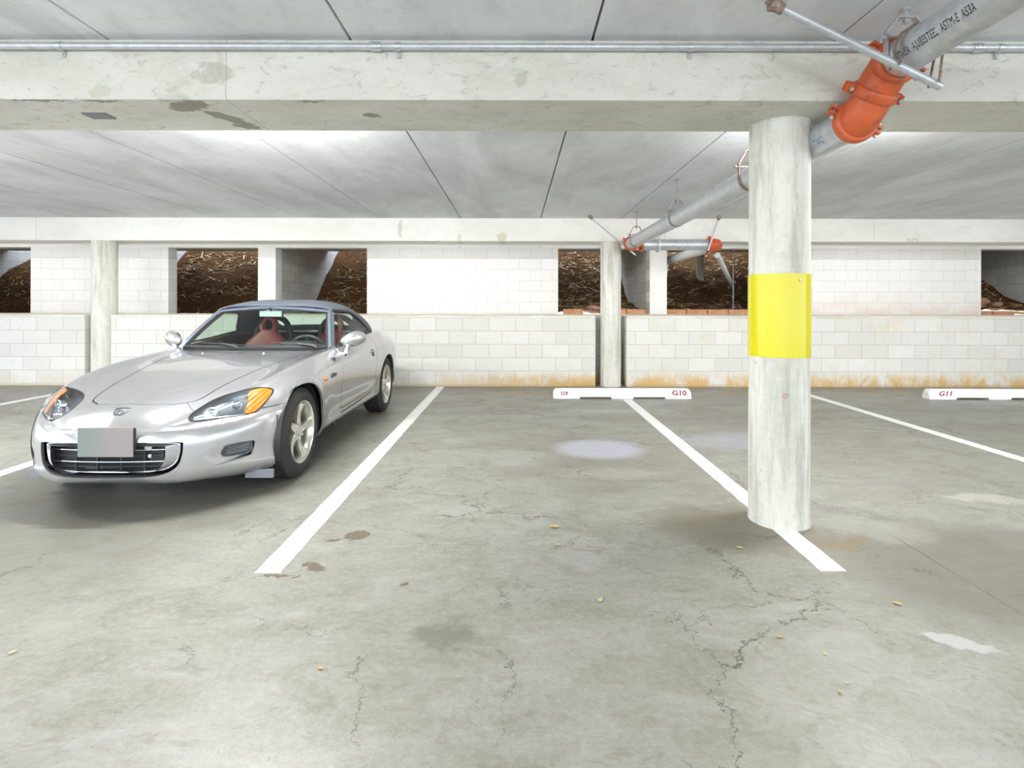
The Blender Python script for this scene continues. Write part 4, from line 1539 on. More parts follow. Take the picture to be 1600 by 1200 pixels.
for sx in (1, -1):
    wheel(sx * .733, 0, .200, sx)
    wheel(sx * .752, 2.40, .218, sx)
    # wheel well linings
    for yc in (0, 2.40):
        m = MB()
        rows = [[Vector((sx * xx, yc + .352 * math.cos(t), .318 + .352 * math.sin(t))) for t in [-.35 + (PI + .70) * k / 32 for k in range(33)]] for xx in (.42, .60, .82)]
        m.grid(rows)
        m.b.faces.new([v for v in m.b.verts][:33])
        m.build('wheel_arch_liner', M['black_plastic'], car, smooth=60)
    MB().box(sx * .70 - .09, sx * .70 + .09, -.395, -.37, .105, .16, .004).build('air_deflector', simple('grey_flap_%d' % sx, (.25, .26, .29), .5), car)
# sills and floor pan close the underside
MB().box(-.60, .60, -.30, 2.9, .150, .185, .01).build('floor_pan', M['black_plastic'], car)

# =================================================================== columns
def column(x, y, r, h, label, mat, z0=0.0):
    t = empty('concrete_column', (x, y, 0))
    tag(t, label, 'column', 'round concrete columns')
    m = MB()
    rows = []
    N = 26
    for j in range(N + 1):
        z = z0 + (h - z0) * j / N
        ring = []
        for k in range(48):
            a = 2 * PI * k / 48
            rr = r + .0016 * noise.noise(Vector((math.cos(a) * 3 + x, math.sin(a) * 3, z * 2)))
            if j == 0: rr += .004
            ring.append(Vector((rr * math.cos(a), rr * math.sin(a), z)))
        rows.append(ring)
    m.grid(rows, closed_u=True)
    m.b.faces.new([v for v in m.b.verts][:48]); m.b.faces.new([v for v in m.b.verts][-48:])
    m.build('shaft', mat, t, smooth=50)
    return t


c1 = column(1.513, 3.085, .160, 2.263, 'round concrete column in the foreground with a wide yellow band', M['column'])
ty = NT('yellow_sheet')
ns = ty.noise(ty.vmul(ty.pos, (30, 30, 1.0)), 1.0, 4, .6)
ty.set(Base_Color=ty.mix(ty.math('MULTIPLY', ty.smooth(ty.noise(ty.vmul(ty.pos, (60, 60, 5)), 1.0, 5, .7), .62, .72), .35), (0.74, 0.66, 0.004), (0.45, 0.40, 0.03)), Roughness=0.2, Specular_IOR_Level=.55)
M['yellow'] = ty.m
band = MB()
rows = []
for r_, z in ((.1622, .942), (.1645, .942), (.1645, 1.404), (.1622, 1.404)):
    rows.append([Vector((r_ * math.cos(2 * PI * k / 72), r_ * math.sin(2 * PI * k / 72), z)) for k in range(72)])
band.grid(rows + [rows[0]], closed_u=True)
bo = band.build('yellow_band', M['yellow'], c1, smooth=40)
M['zinc'] = simple('zinc', (.62, .64, .66), .35, .85)
a_ = R(-92)
MB().lathe([(.001, .0), (.009, .0), (.009, .004), (.005, .007), (.001, .007)], 6, Matrix.Translation((.1645 * math.cos(R(-77)), .1645 * math.sin(R(-77)), 1.366)) @ Vector((math.cos(R(-77)), math.sin(R(-77)), 0)).to_track_quat('Z', 'Y').to_matrix().to_4x4()).build('band_screw', M['zinc'], c1, smooth=30)
# small red paint mark
tr_ = text_mesh('e', .035, 0)
bpy.data.meshes.remove(tr_)
mk = MB()
M['maroon'] = simple('maroon_paint', (.24, .008, .04), .6)
M['pink_mark'] = simple('faded_red_paint', (.62, .38, .38), .8)
pts = []
for k in range(14):
    a = k / 13 * 1.6 * PI
    th = R(-104) + .10 * math.cos(a) * .9
    pts.append((.1625 * math.cos(th), .1625 * math.sin(th), .735 + .011 * math.sin(a)))
mk.tube(pts, .0032, 6)
mk.build('paint_mark', M['pink_mark'], c1, smooth=60)

column(1.477, 8.32, .158, 2.216, 'slim concrete column set in the slot of the back wall behind the wheel stop', M['column'])
column(-6.355, 8.32, .170, 2.216, 'concrete column against the back wall beyond the silver car', M['column'])

# =================================================================== painted lines
tl = NT('white_line_paint')
nn = tl.noise(tl.pos, 55, 6, .7)
n2_ = tl.noise(tl.pos, 9, 5, .7)
tl.set(Base_Color=tl.mix(tl.math('MULTIPLY', tl.smooth(nn, .60, .72), .5), tl.mix(tl.math('MULTIPLY', tl.smooth(n2_, .4, .7), .3), (.84, .84, .84), (.72, .72, .69)), (.45, .44, .40)), Roughness=.5)
M['line'] = tl.m


def line(x, y0, y1, w, label, skew=0.0, seed=0):
    b = bmesh.new()
    L, Rr = [], []
    n = max(2, int((y1 - y0) / .03))
    rg = random.Random(seed)
    for k in range(n + 1):
        y = y0 + (y1 - y0) * k / n
        jl = .004 * noise.noise(Vector((seed, y * 9, 0))) + rg.uniform(-.0012, .0012)
        jr = .004 * noise.noise(Vector((seed + 5, y * 9, 0))) + rg.uniform(-.0012, .0012)
        L.append(b.verts.new((x - w / 2 + jl, y, .0016))); Rr.append(b.verts.new((x + w / 2 + jr, y, .0016)))
    for k in range(n):
        b.faces.new((L[k], Rr[k], Rr[k + 1], L[k + 1]))
    ex = bmesh.ops.extrude_face_region(b, geom=b.faces[:])
    for v in ex['geom']:
        if isinstance(v, bmesh.types.BMVert): v.co.z = 0.0003
    bmesh.ops.recalc_face_normals(b, faces=b.faces)
    me = bpy.data.meshes.new('parking_line'); b.to_mesh(me); b.free()
    o = link('parking_line', me, M['line'])
    tag(o, label, 'painted line', 'white stall lines painted on the floor')
    return o


line(-1.13, 2.455, 8.17, .118, 'long white stall line just right of the silver car', seed=1)
line(1.475, 2.485, 7.08, .118, 'white stall line running under the foreground column to the wheel stop', seed=2)
line(4.08, 2.5, 8.17, .118, 'white stall line on the right beyond the foreground column', seed=3)
line(-3.735, 2.46, 8.17, .118, 'white stall line on the far side of the silver car', seed=4)
line(-6.34, 2.46, 8.17, .118, 'faint white stall line at the far left edge beside the wall', seed=5)

# =================================================================== wheel stops
ts_ = NT('white_stop_paint')
sn = ts_.noise(ts_.pos, 30, 6, .7)
ts_.set(Base_Color=ts_.mix(ts_.math('MULTIPLY', ts_.smooth(sn, .58, .72), .35), (.86, .86, .85), (.62, .60, .56)), Roughness=.55)
ts_.bump(sn, .2, .004)
M['stop'] = ts_.m


def stop(x, y, ln, label, marks):
    t = empty('wheel_stop', (x, y, 0))
    tag(t, label, 'wheel stop', 'white concrete wheel stops')
    m = MB()
    h = .128
    prof = [(-.075, 0), (-.075, .035), (-.052, h - .012), (-.040, h), (.040, h), (.052, h - .012), (.075, .035), (.075, 0)]
    # stations along the length; the underside is notched twice
    xs = [-ln / 2, -ln / 2 + .03, -ln * .31, -ln * .309, -ln * .08, -ln * .079, ln * .08, ln * .081, ln * .31, ln * .311, ln / 2 - .03, ln / 2]
    rows = []
    for i, xx in enumerate(xs):
        end = i in (0, len(xs) - 1)
        notch = i in (3, 4, 7, 8)
        row = []
        for (yy, zz) in prof:
            if end:
                zz = min(zz, h - .040) if zz > .05 else zz
                yy *= .86
            if notch and zz < .03: zz = .024
            row.append(Vector((xx, yy, zz)))
        rows.append(row)
    m.grid(rows, closed_u=True)
    m.b.faces.new([v for v in m.b.verts][:len(prof)]); m.b.faces.new([v for v in m.b.verts][-len(prof):])
    m.build('stop_body', M['stop'], t)
    nrm = Vector((0, -(h - .012 - .035), .023)).normalized()
    up = Vector((0, .023, h - .047)).normalized()
    for (s, px, size, sk) in marks:
        tm = text_mesh(s, size, .0004, bold=size * .03)
        for v in tm.vertices:
            a, b_, c_ = v.co
            v.co = Vector((px + a + sk * b_, 0, 0)) + Vector((0, -.075, .035)) + up * (.014 + b_ * .8) + nrm * (.001 + c_)
        o = link('stall_number', tm, M['maroon'], t)
    return t


stop(1.425, 7.20, 1.83, 'white wheel stop marked G9 and G10 beside the foreground column', [('G9', -.77, .080, 0), ('G10', .755, .112, 0)])
stop(6.43, 7.20, 1.86, 'white wheel stop marked G11 at the far right', [('G11', -.72, .108, .35)])

# =================================================================== pipework
tg = NT('galvanised_steel')
v_ = tg.node('ShaderNodeTexVoronoi'); tg.inp(v_.inputs['Vector'], tg.pos); v_.inputs['Scale'].default_value = 60
gn = tg.noise(tg.pos, 18, 5, .65)
gc = tg.mix(tg.math('MULTIPLY', tg.sep(v_.outputs['Color'])[0], .25), tg.ramp(gn, [(.3, (.50, .53, .56)), (.7, (.68, .70, .72))]), (.42, .45, .48))
tg.set(Base_Color=gc, Metallic=.55, Roughness=.42)
M['galv'] = tg.m
to = NT('orange_primer')
on = to.noise(to.obj, 14, 6, .65)
to.set(Base_Color=to.mix(to.math('MULTIPLY', to.smooth(on, .54, .66), .65), to.ramp(to.noise(to.obj, 5, 4, .5), [(.3, (.50, .075, .020)), (.7, (.66, .135, .040))]), (.25, .07, .03)), Roughness=.42)
to.bump(on, .3, .004)
M['orange'] = to.m
tr2 = NT('rusty_steel')
to_ = tr2.noise(tr2.pos, 40, 5, .7)
tr2.set(Base_Color=tr2.ramp(to_, [(.35, (.18, .09, .055)), (.6, (.36, .28, .24)), (.75, (.45, .42, .40))]), Metallic=.4, Roughness=.6)
M['rusty'] = tr2.m
M['white_pipe'] = simple('pale_pipe', (.72, .74, .76), .4, .3)
PR = .084
pipe = empty('drain_pipe', (1.70, 5.5, 2.15))
tag(pipe, 'large galvanised ceiling pipe with orange elbow fittings beneath the beam', 'pipe')
PO = Vector((1.70, 5.5, 2.15))


def ppart(mb, name, mat, smooth=50):
    o = mb.build(name, mat, None, smooth=smooth)
    o.parent = pipe
    o.matrix_parent_inverse = Matrix.Translation(-PO)
    return o


N1 = Vector((1.755, 2.49, 2.355)); F1 = Vector((1.70, 2.69, 2.15))
ppart(MB().tube([(1.755, -3.2, 2.355), N1 + Vector((0, .05, 0))], PR, 40), 'pipe_run', M['galv'])
ppart(MB().tube([F1 + Vector((0, -.03, 0)), (1.70, 7.93, 2.15)], PR, 40), 'pipe_run', M['galv'])
ppart(MB().tube([(1.84, 8.05, 2.15), (2.90, 8.05, 2.15)], PR, 32), 'pipe_run', M['galv'])
ppart(MB().tube([(3.03, 8.20, 2.15), (3.03, 10.9, 2.13)], .080, 32), 'pipe_run', M['white_pipe'])


# offset of two elbows with grooved couplings
def arc(p0, d0, p1, d1, n=9):
    L = (p1 - p0).length * .55
    out = []
    for k in range(n):
        t = k / (n - 1)
        a = p0 * ((1 - t) ** 3) + (p0 + d0 * L * .62) * (3 * t * (1 - t) ** 2) + (p1 - d1 * L * .62) * (3 * t * t * (1 - t)) + p1 * t ** 3
        out.append(a)
    return out


yv = Vector((0, 1, 0))
mid = (N1 + F1) / 2
dm = (F1 - N1).normalized() + Vector((0, .0, -.10)); dm.normalize()
ppart(MB().tube(arc(N1 + Vector((0, -.02, 0)), yv, mid, dm), PR + .009, 40), 'elbow_fitting', M['orange'])
ppart(MB().tube(arc(mid, dm, F1 + Vector((0, .0, 0)), yv), PR + .009, 40), 'elbow_fitting', M['orange'])


def coupling(c, d, up=Vector((1, 0, .2)), w=.052, r=PR):
    d = d.normalized()
    m4 = Matrix.Translation(c) @ d.to_track_quat('Z', 'Y').to_matrix().to_4x4()
    m = MB()
    m.lathe([(r - .004, -w / 2), (r + .016, -w / 2), (r + .022, -w / 2 + .006), (r + .024, 0), (r + .022, w / 2 - .006), (r + .016, w / 2), (r - .004, w / 2)], 40, m4, cap=False)
    u = (up - d * up.dot(d)).normalized()
    for s_ in (1, -1):
        base_ = c + u * s_ * (r + .034)
        t_ = d.cross(u)
        for q in (1, -1):
            mm = Matrix.Translation(base_ + t_ * q * .014) @ Matrix((( *u, 0), (*d, 0), (*t_, 0), (0, 0, 0, 1))).transposed()
            m.box(-.026, .012, -w / 2 + .004, w / 2 - .004, -.006, .006, .002, mat=mm)
    o = ppart(m, 'coupling', M['orange'])
    for s_ in (1, -1):
        base_ = c + u * s_ * (r + .034)
        t_ = d.cross(u)
        bm_ = MB()
        bm_.tube([base_ - t_ * .036, base_ + t_ * .036], .0055, 8)
        bm_.tube([base_ - t_ * .040, base_ - t_ * .028], .0105, 6)
        bm_.tube([base_ + t_ * .024, base_ + t_ * .034], .0105, 6)
        ob_ = bm_.build('coupling_bolt', M['zinc'], None, smooth=40)
        ob_.parent = o
    return o


coupling(N1 + Vector((0, -.012, 0)), yv, Vector((1, 0, -.55)))
coupling(mid, dm, Vector((1, 0, -.30)))
coupling(F1 + Vector((-.0, .0, .0)), yv, Vector((1, 0, -.45)))
# far elbows: run turns right along the back beam, then back through the wall opening
ppart(MB().tube(smooth_loop([(1.70, 7.90, 2.15), (1.705, 7.99, 2.15), (1.75, 8.045, 2.15), (1.86, 8.05, 2.15)], 5, closed=False), PR + .007, 32), 'elbow_fitting', M['orange'])
coupling(Vector((1.70, 7.90, 2.15)), yv, Vector((1, 0, -.6)))
coupling(Vector((1.88, 8.05, 2.15)), Vector((1, 0, 0)), Vector((0, -1, -.6)))
ppart(MB().tube(smooth_loop([(2.88, 8.05, 2.15), (2.98, 8.055, 2.15), (3.03, 8.12, 2.15), (3.03, 8.24, 2.15)], 5, closed=False), PR + .010, 32), 'elbow_fitting', M['orange'])
coupling(Vector((2.90, 8.05, 2.15)), Vector((1, 0, 0)), Vector((0, -.3, 1)))
ppart(MB().lathe([(PR + .03, 0), (PR + .03, .03)], 32, Matrix.Translation((2.12, 8.05, 2.15)) @ Matrix.Rotation(PI / 2, 4, 'Y')), 'pipe_ring', M['white_pipe'])

# lettering stencilled along the near and far runs
def pipe_text(s, size, y_start, ang, cx, cz, mat, name='pipe_lettering', flip=1):
    tm = text_mesh(s, size, 0.0, align='LEFT')
    # subdivide long glyph faces little: letters are small against the radius
    for v in tm.vertices:
        a, b_, _ = v.co
        th = ang + b_ / PR
        rr = PR + .0012
        v.co = Vector((cx - rr * math.cos(th), y_start - a * .52, cz + rr * math.sin(th)))
    o = link(name, tm, mat)
    o.parent = pipe
    o.matrix_parent_inverse = Matrix.Translation(-PO)
    return o


M['black_ink'] = simple('black_stencil', (.03, .03, .035), .6)
M['blue_ink'] = simple('blue_stencil', (.05, .12, .35), .6)
pipe_text('KOREA  AJUBESTEEL  ASTM-E  A53A', .050, 2.375, R(-34), 1.755, 2.355, M['black_ink'])
pipe_text('TIANLI', .056, 2.93, R(-42), 1.70, 2.15, M['blue_ink'])


# =================================================================== hangers and braces
def hanger(x, y, zc, r, label, thick=.005, wide=.032, mat=None, rise=.125):
    t = empty('pipe_hanger', (x, y, zc))
    tag(t, label, 'pipe hanger', 'clevis hangers holding the ceiling pipe')
    mt = mat or M['zinc']
    top = r + rise
    # lower strap
    m = MB()
    rows = []
    for rr, yy in ((r + .002, -wide / 2), (r + .002 + thick, -wide / 2), (r + .002 + thick, wide / 2), (r + .002, wide / 2)):
        ring = [Vector((-(rr), yy, .085))]
        ring += [Vector((rr * math.cos(a), yy, rr * math.sin(a))) for a in [PI + PI * k / 20 for k in range(21)]]
        ring += [Vector((rr, yy, .085))]
        rows.append(ring)
    m.grid(rows + [rows[0]])
    m.build('strap', mt, t, smooth=40)
    # upper yoke
    m = MB()
    pts = [(-(r + .010), .060), (-(r + .010), .105), (-.040, top - .01), (.040, top - .01), (r + .010, .105), (r + .010, .060)]
    rows = []
    for (px, pz) in pts:
        rows.append([Vector((px, -wide / 2, pz)), Vector((px * .93, -wide / 2, pz - thick)), Vector((px * .93, wide / 2, pz - thick)), Vector((px, wide / 2, pz))])
    m.grid(rows, closed_u=True)
    m.build('yoke', mt, t)
    MB().tube([(-(r + .03), 0, .082), (r + .03, 0, .082)], .0055, 8).tube([(-(r + .032), 0, .082), (-(r + .020), 0, .082)], .011, 6).tube([(r + .020, 0, .082), (r + .032, 0, .082)], .011, 6).build('cross_bolt', mt, t, smooth=40)
    MB().tube([(0, 0, top - .04), (0, 0, ce - zc)], .006, 8).tube([(0, 0, top - .035), (0, 0, top - .022)], .014, 6).tube([(0, 0, top - .008), (0, 0, top + .006)], .014, 6).tube([(0, 0, ce - zc - .012), (0, 0, ce - zc)], .02, 10).build('rod', mt, t, smooth=40)
    return t


hanger(1.755, 2.42, 2.355, PR, 'near clevis hanger above the pipe close to the orange elbow', rise=.095)
hanger(1.70, 3.88, 2.15, PR, 'clevis hanger just behind the foreground column', mat=M['rusty'])
M['dark_zinc'] = simple('weathered_zinc', (.22, .23, .24), .6, .3)
hanger(1.70, 5.65, 2.15, PR, 'middle clevis hanger halfway along the far pipe run', mat=M['dark_zinc'])
hanger(1.70, 7.55, 2.15, PR, 'far clevis hanger over the pipe end near the back beam', mat=M['dark_zinc'])


def brace(p0, p1, r, label, mat, clamp=True, end=None, group='sway braces of the pipe'):
    p0, p1 = Vector(p0), Vector(p1)
    t = empty('brace_rod', tuple(p1))
    tag(t, label, 'brace', group)
    d = (p1 - p0).normalized()
    MB().tube([p0 - p1, Vector((0, 0, 0))], r, 16).build('tube', mat, t, smooth=50)
    if clamp:
        m = MB()
        q = p0 - p1
        m.box(-.022, .022, -.022, .022, -.02, .045, .006, mat=Matrix.Translation(q))
        m.tube([q + Vector((-.035, 0, .01)), q + Vector((.035, 0, .01))], .008, 8)
        m.tube([q - d * .01, q + d * .045], r + .007, 12)
        m.build('anchor_clamp', M['rusty'], t, smooth=40)
    return t


b1 = brace((1.123, 2.34, 2.535), (1.85, 2.34, 2.181), .0175, 'pale steel brace tube crossing under the near pipe run', M['galv'])
# U-bolt straps holding that brace to the pipe
m = MB()
cp0 = Vector((1.755, 2.34, 2.355)) - Vector((1.85, 2.34, 2.181))
for dy in (-.018, .02):
    pts = [cp0 + Vector(((PR + .008) * math.cos(a), dy * 1.2, (PR + .008) * math.sin(a))) for a in [PI * 1.10 - PI * 1.2 * k / 16 for k in range(17)]]
    pts = [cp0 + Vector((-.105, dy * 1.6, -.090))] + pts + [cp0 + Vector((.066, dy * 1.6, -.165))]
    m.tube(pts, .0052, 8)
m.build('strap_clamp', M['rusty'], b1, smooth=50)
brace((1.10, 7.90, 2.535), (1.78, 7.96, 1.985), .013, 'thin brace rod slanting down left to the far pipe corner', M['galv'])
brace((3.00, 7.92, 2.535), (2.84, 7.925, 2.05), .013, 'short brace rod from the ceiling to the orange end elbow', M['galv'])
brace((3.16, 8.40, 2.03), (5.15, 12.5, 1.50), .042, 'white brace pipe slanting through the wall opening into the soil', M['white_pipe'], clamp=False)
brace((3.02, 10.6, 2.10), (2.90, 10.75, 1.12), .018, 'thin white prop under the pale pipe inside the wall opening', M['white_pipe'], clamp=False)
brace((4.42, 10.9, 2.5), (4.42, 10.9, 1.15), .008, 'thin vertical wire hanging inside the wall opening', M['galv'], clamp=False)
brace((4.47, 13.0, 2.9), (4.47, 13.0, 1.7), .085, 'pale post standing on the soil behind the pale pipe', M['conc_plain'], clamp=False, group=None)

# conduit along the beam
cd = empty('conduit', (0, 2.69, 2.519))
tag(cd, 'thin steel conduit running along the top of the front beam', 'conduit')
MB().tube([(X0 + .5, 0, 0), (X1 - .5, 0, 0)], .0175, 16).build('tube', M['galv2'] if 'galv2' in M else M['galv'], cd, smooth=60)
for x in (-2.28, -.588, .873, 2.42, -4.0, 4.1):
    m = MB()
    m.lathe([(.0205, -.012), (.0205, .012)], 16, Matrix.Translation((x, 0, 0)) @ Matrix.Rotation(PI / 2, 4, 'Y'), cap=True)
    m.box(x - .010, x + .010, .016, .024, -.048, .0)
    m.lathe([(.007, 0), (.007, .006)], 8, Matrix.Translation((x, .016, -.036)) @ Matrix.Rotation(PI / 2, 4, 'X'))
    m.build('pipe_strap', M['zinc'], cd, smooth=40)
for x in (-.70, 2.31):
    m = MB()
    m.lathe([(.022, -.026), (.0225, -.02), (.0225, .02), (.022, .026)], 16, Matrix.Translation((x, 0, 0)) @ Matrix.Rotation(PI / 2, 4, 'Y'))
    for q in (-.012, .012):
        m.lathe([(.005, 0), (.005, .006)], 8, Matrix.Translation((x + q, -.022, 0)) @ Matrix.Rotation(PI / 2, 4, 'X'))
    m.build('conduit_joint', M['zinc'], cd, smooth=40)

# steel plate cast in the beam soffit, small hook under the back beam
pt = MB().box(-2.345, -2.215, 2.90, 2.985, 2.255, 2.2635, .001).build('steel_plate', simple('plate_grey', (.20, .21, .22), .5, .3))
tag(pt, 'small dark steel plate set in the underside of the front beam', 'plate')
for (x, lab) in ((-.90, 'small metal hook under the back beam left of centre'), (.38, 'small metal hook under the back beam near the centre column'), (-3.6, 'small metal hook under the back beam above the car')):
    m = MB().tube([(0, 0, 0), (0, 0, -.045), (.02, 0, -.065), (.035, 0, -.05)], .006, 8)
    m.box(-.045, .045, -.012, .012, -.008, .0)
    o = m.build('metal_hook', M['zinc'], loc=(x, 8.55, 2.214), smooth=40)
    tag(o, lab, 'hook', 'hooks under the back beam')

# =================================================================== bricks, rocks along the opening sills
tb_ = NT('terracotta_brick')
bn = tb_.noise(tb_.obj, 18, 5, .65)
tb_.set(Base_Color=tb_.ramp(bn, [(.3, (.42, .19, .10)), (.6, (.62, .33, .18)), (.8, (.70, .50, .34))]), Roughness=.85)
tb_.bump(bn, .4, .006)
M['brick'] = tb_.m
ysb = NT('ochre_wood')
ysb.set(Base_Color=ysb.ramp(ysb.noise(ysb.obj, 12, 4, .6), [(.3, (.62, .38, .10)), (.7, (.82, .56, .20))]), Roughness=.75)
M['ochre'] = ysb.m
brick0 = MB().box(-.19, .19, -.048, .048, 0, .095, .006).build('edging_brick', M['brick'])
brick0.location = (1.10, 10.20, 1.0785)
tag(brick0, 'terracotta edging brick on the sill left of the slim column', 'brick', 'terracotta bricks along the opening sills')
for (x, lab, rz) in ((1.905, 'terracotta edging brick on the sill just right of the slim column', .02), (2.30, 'terracotta edging brick on the sill against the white pilaster', -.01),
                     (3.04, 'terracotta edging brick at the left end of the opening beside the pale pipe', .01), (3.435, 'second terracotta brick from the left in the opening with the white brace', -.01),
                     (3.83, 'third terracotta brick from the left in the opening with the white brace', .012), (4.225, 'terracotta brick nearest the foreground column in the opening', 0)):
    o = brick0.copy(); COL.objects.link(o)
    o.location = (x, 10.20, 1.0785); o.rotation_euler = (0, 0, rz)
    o['label'] = lab
for (x, w, lab) in ((8.86, .13, 'short ochre edging block at the corner of the far right opening'), (9.22, .19, 'long ochre edging block on the sill of the far right opening')):
    o = MB().box(-w, w, -.05, .05, 0, .075, .006).build('edging_block', M['brick'], loc=(x, 10.19, 1.0785))
    tag(o, lab, 'brick', 'ochre blocks on the right sill')
o = MB().box(-.22, .22, -.07, .07, 0, .03, .006).build('wood_plank', M['ochre'], loc=(9.60, 10.15, 1.085))
o.rotation_euler = (R(0), R(5), R(8)); o.location.z = 1.10
tag(o, 'yellow wooden plank lying on the sill of the far right opening', 'plank')


def rock(x, y, z, r, label, seed, mat, squash=.7):
    b = bmesh.new()
    bmesh.ops.create_icosphere(b, subdivisions=3, radius=r)
    for v in b.verts:
        n_ = noise.noise(v.co * (1.8 / r) + Vector((seed, seed * 2, 0)))
        v.co *= 1 + .28 * n_
        v.co.z *= squash
        v.co.x *= 1.25
    me = bpy.data.meshes.new('rock'); b.to_mesh(me); b.free()
    o = link('rock', me, mat, smooth=35, loc=(x, y, z))
    tag(o, label, 'rock', 'rocks lying on the soil')
    return o


tk = NT('red_brown_rock')
tk.set(Base_Color=tk.ramp(tk.noise(tk.obj, 9, 6, .65), [(.3, (.20, .11, .065)), (.6, (.42, .25, .17)), (.8, (.55, .38, .28))]), Roughness=.9)
M['rock'] = tk.m
rock(1.52, 10.55, 1.17, .13, 'red-brown rock on the soil partly behind the slim column', 1, M['rock'])
rock(9.15, 10.75, 1.33, .20, 'large brown rock in the far right opening', 3, M['rock'], .6)
rock(8.95, 11.1, 1.50, .10, 'small dark rock above the large one in the far right opening', 5, M['rock'])
rock(9.75, 10.9, 1.28, .09, 'small rock near the right edge of the far right opening', 8, M['rock'])

# =================================================================== fallen leaves
ly = NT('yellow_leaf')
ly.set(Base_Color=ly.mix(ly.noise(ly.obj, 40, 3, .6), (.72, .52, .16), (.86, .76, .42)), Roughness=.6)
M['leaf'] = ly.m
M['leaf_pale'] = simple('pale_leaf', (.82, .76, .52), .6)
M['leaf_brown'] = simple('brown_leaf', (.50, .30, .14), .7)


def leaf(px, py, L, rz, label, mat, seed=0):
    x = (px - 805) * 1.22 / (py - 479); y = 840 * 1.22 / (py - 479)
    b = bmesh.new()
    rg = random.Random(seed)
    rows = []
    cu, tw = rg.uniform(.05, .25), rg.uniform(-.5, .5)
    N = 8
    for i in range(N + 1):
        u = i / N
        w = L * .30 * math.sin(PI * u ** .8) + .0003
        row = []
        for k in (-1, -.5, 0, .5, 1):
            z = .0022 + L * cu * .35 * (2 * u - 1) ** 2 + abs(k) * w * .25 + tw * k * w * (u - .5)
            row.append(b.verts.new(((u - .5) * L, k * w, max(z, .0015))))
        rows.append(row)
    for A, B in zip(rows, rows[1:]):
        for k in range(4):
            b.faces.new((A[k], A[k + 1], B[k + 1], B[k]))
    bmesh.ops.solidify(b, geom=b.faces[:], thickness=.0006)
    me = bpy.data.meshes.new('fallen_leaf'); b.to_mesh(me); b.free()
    o = link('fallen_leaf', me, mat, smooth=60, loc=(round(x, 3), round(y, 3), .0012))
    o.rotation_euler = (0, 0, rz)
    tag(o, label, 'leaf', 'dry leaves fallen on the floor')
    return o


for i, (px, py, L, rz, lab, mt) in enumerate([
    (867, 824, .062, .1, 'largest pale yellow leaf in the middle of the empty stall', 'leaf'),
    (873, 852, .034, -.1, 'small whitish leaf just below the largest yellow one', 'leaf_pale'),
    (1003, 817, .026, .0, 'tiny yellow leaf between the largest leaf and the column', 'leaf'),
    (502, 1046, .022, -.4, 'small orange-yellow leaf alone on the lower left floor', 'leaf'),
    (939, 938, .034, 1.1, 'thin curled leaf standing on edge below the empty stall', 'leaf_pale'),
    (1157, 856, .036, -.7, 'thin pale leaf left of the foreground column foot', 'leaf_pale'),
    (1403, 943, .036, -.5, 'pale yellow leaf right of the short line end', 'leaf'),
    (1220, 995, .026, .2, 'orange-yellow leaf below the short line end', 'leaf'),
    (1291, 1022, .018, -.6, 'small yellow-green leaf right of the orange-yellow one', 'leaf_pale'),
    (1159, 1036, .014, .1, 'tiny yellow leaf left of centre in the lower right floor', 'leaf'),
    (1324, 1067, .016, -.3, 'tiny pale leaf above the reddish crumb at lower right', 'leaf_pale'),
    (1314, 1084, .014, -.8, 'reddish brown leaf crumb at lower right', 'leaf_brown'),
    (21, 1022, .026, 1.2, 'thin pale leaf at the far lower left edge', 'leaf_pale'),
    (899, 679, .03, .2, 'small yellow leaf beyond the pale patch in the stall', 'leaf'),
]):
    leaf(px, py, L, rz, lab, M[mt], i)

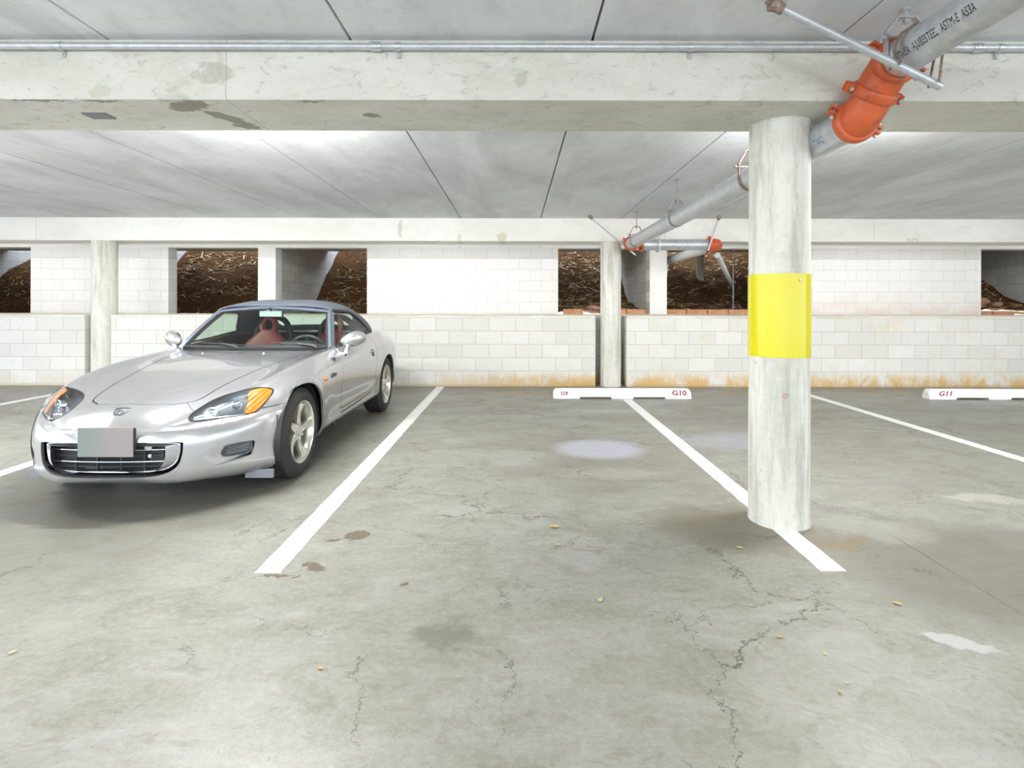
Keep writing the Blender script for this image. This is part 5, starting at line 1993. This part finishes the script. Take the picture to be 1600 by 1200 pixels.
# ------------------------------------------------------------------ lamps: unseen strip fixtures; front-beam left pair inferred from ceiling glow, rest added for brightness
M['unseen_lamp_housing'] = simple('unseen_lamp_housing', (0.85, 0.85, 0.85), 0.5)
M['unseen_lamp_tube'] = simple('unseen_lamp_tube', (1, 1, 1), 0.4, Emission_Color=(1, 0.98, 0.94), Emission_Strength=6.0)


def unseen_strip_lamp(x, y, ln, power, label, z=2.47, up=0.62):
    t = empty('unseen_strip_light', (x, y, z))
    tag(t, label, 'lamp', 'unseen bare strip lights under the ceiling')
    MB().box(-ln / 2, ln / 2, -0.02, 0.02, 0.028, ce - z - .001, bevel=0.004).build('housing', M['unseen_lamp_housing'], t)
    MB().tube([(-ln / 2 + .02, 0, 0), (ln / 2 - .02, 0, 0)], 0.016, 12).build('unseen_lamp_tube', M['unseen_lamp_tube'], t, smooth=40)
    for (ang, f, off) in ((0, 1 - up, -.02), (97, up / 2, .024), (-97, up / 2, -.024)):
        ld = bpy.data.lights.new('lamp_light', 'AREA')
        ld.shape = 'RECTANGLE'; ld.size = ln - .04; ld.size_y = 0.04
        ld.energy = power * f; ld.color = (1.0, 0.985, 0.955)
        lo = bpy.data.objects.new('lamp_light', ld)
        COL.objects.link(lo); lo.parent = t
        lo.location = (0, 0 if ang == 0 else off, -.02 if ang == 0 else 0)
        lo.rotation_euler = (R(ang), 0, 0)
    return t


for (x, w, n_) in ((-5.2, 135, 'leftmost'), (-1.8, 115, 'second from left'), (2.4, 80, 'third from left added'), (6.4, 95, 'rightmost')):  # left two follow the ceiling glow; right two added for brightness
    unseen_strip_lamp(x, 3.50, 1.2, w, n_ + ' bare strip light, unseen on the ceiling behind the front beam')
for (x, w, n_) in ((-9.5, 5, 'leftmost'), (-5.6, 5, 'second from left'), (-1.6, 5, 'third from left added'), (2.4, 5, 'third from right'), (6.3, 4.5, 'second from right'), (10.3, 4.5, 'rightmost')):  # added, out of view, to brighten the upper wall and back bay
    unseen_strip_lamp(x, 8.86, 3.3, w, n_ + ' added bare strip light, unseen behind the back beam before the upper wall', up=.25)
for (x, w, n_) in ((-4.2, 60, 'leftmost'), (0.4, 40, 'middle'), (5.0, 40, 'rightmost')):  # added, out of view, to brighten the front ceiling and beam face
    unseen_strip_lamp(x, -1.6, 1.2, w, n_ + ' added bare strip light, unseen on the ceiling behind the viewer')
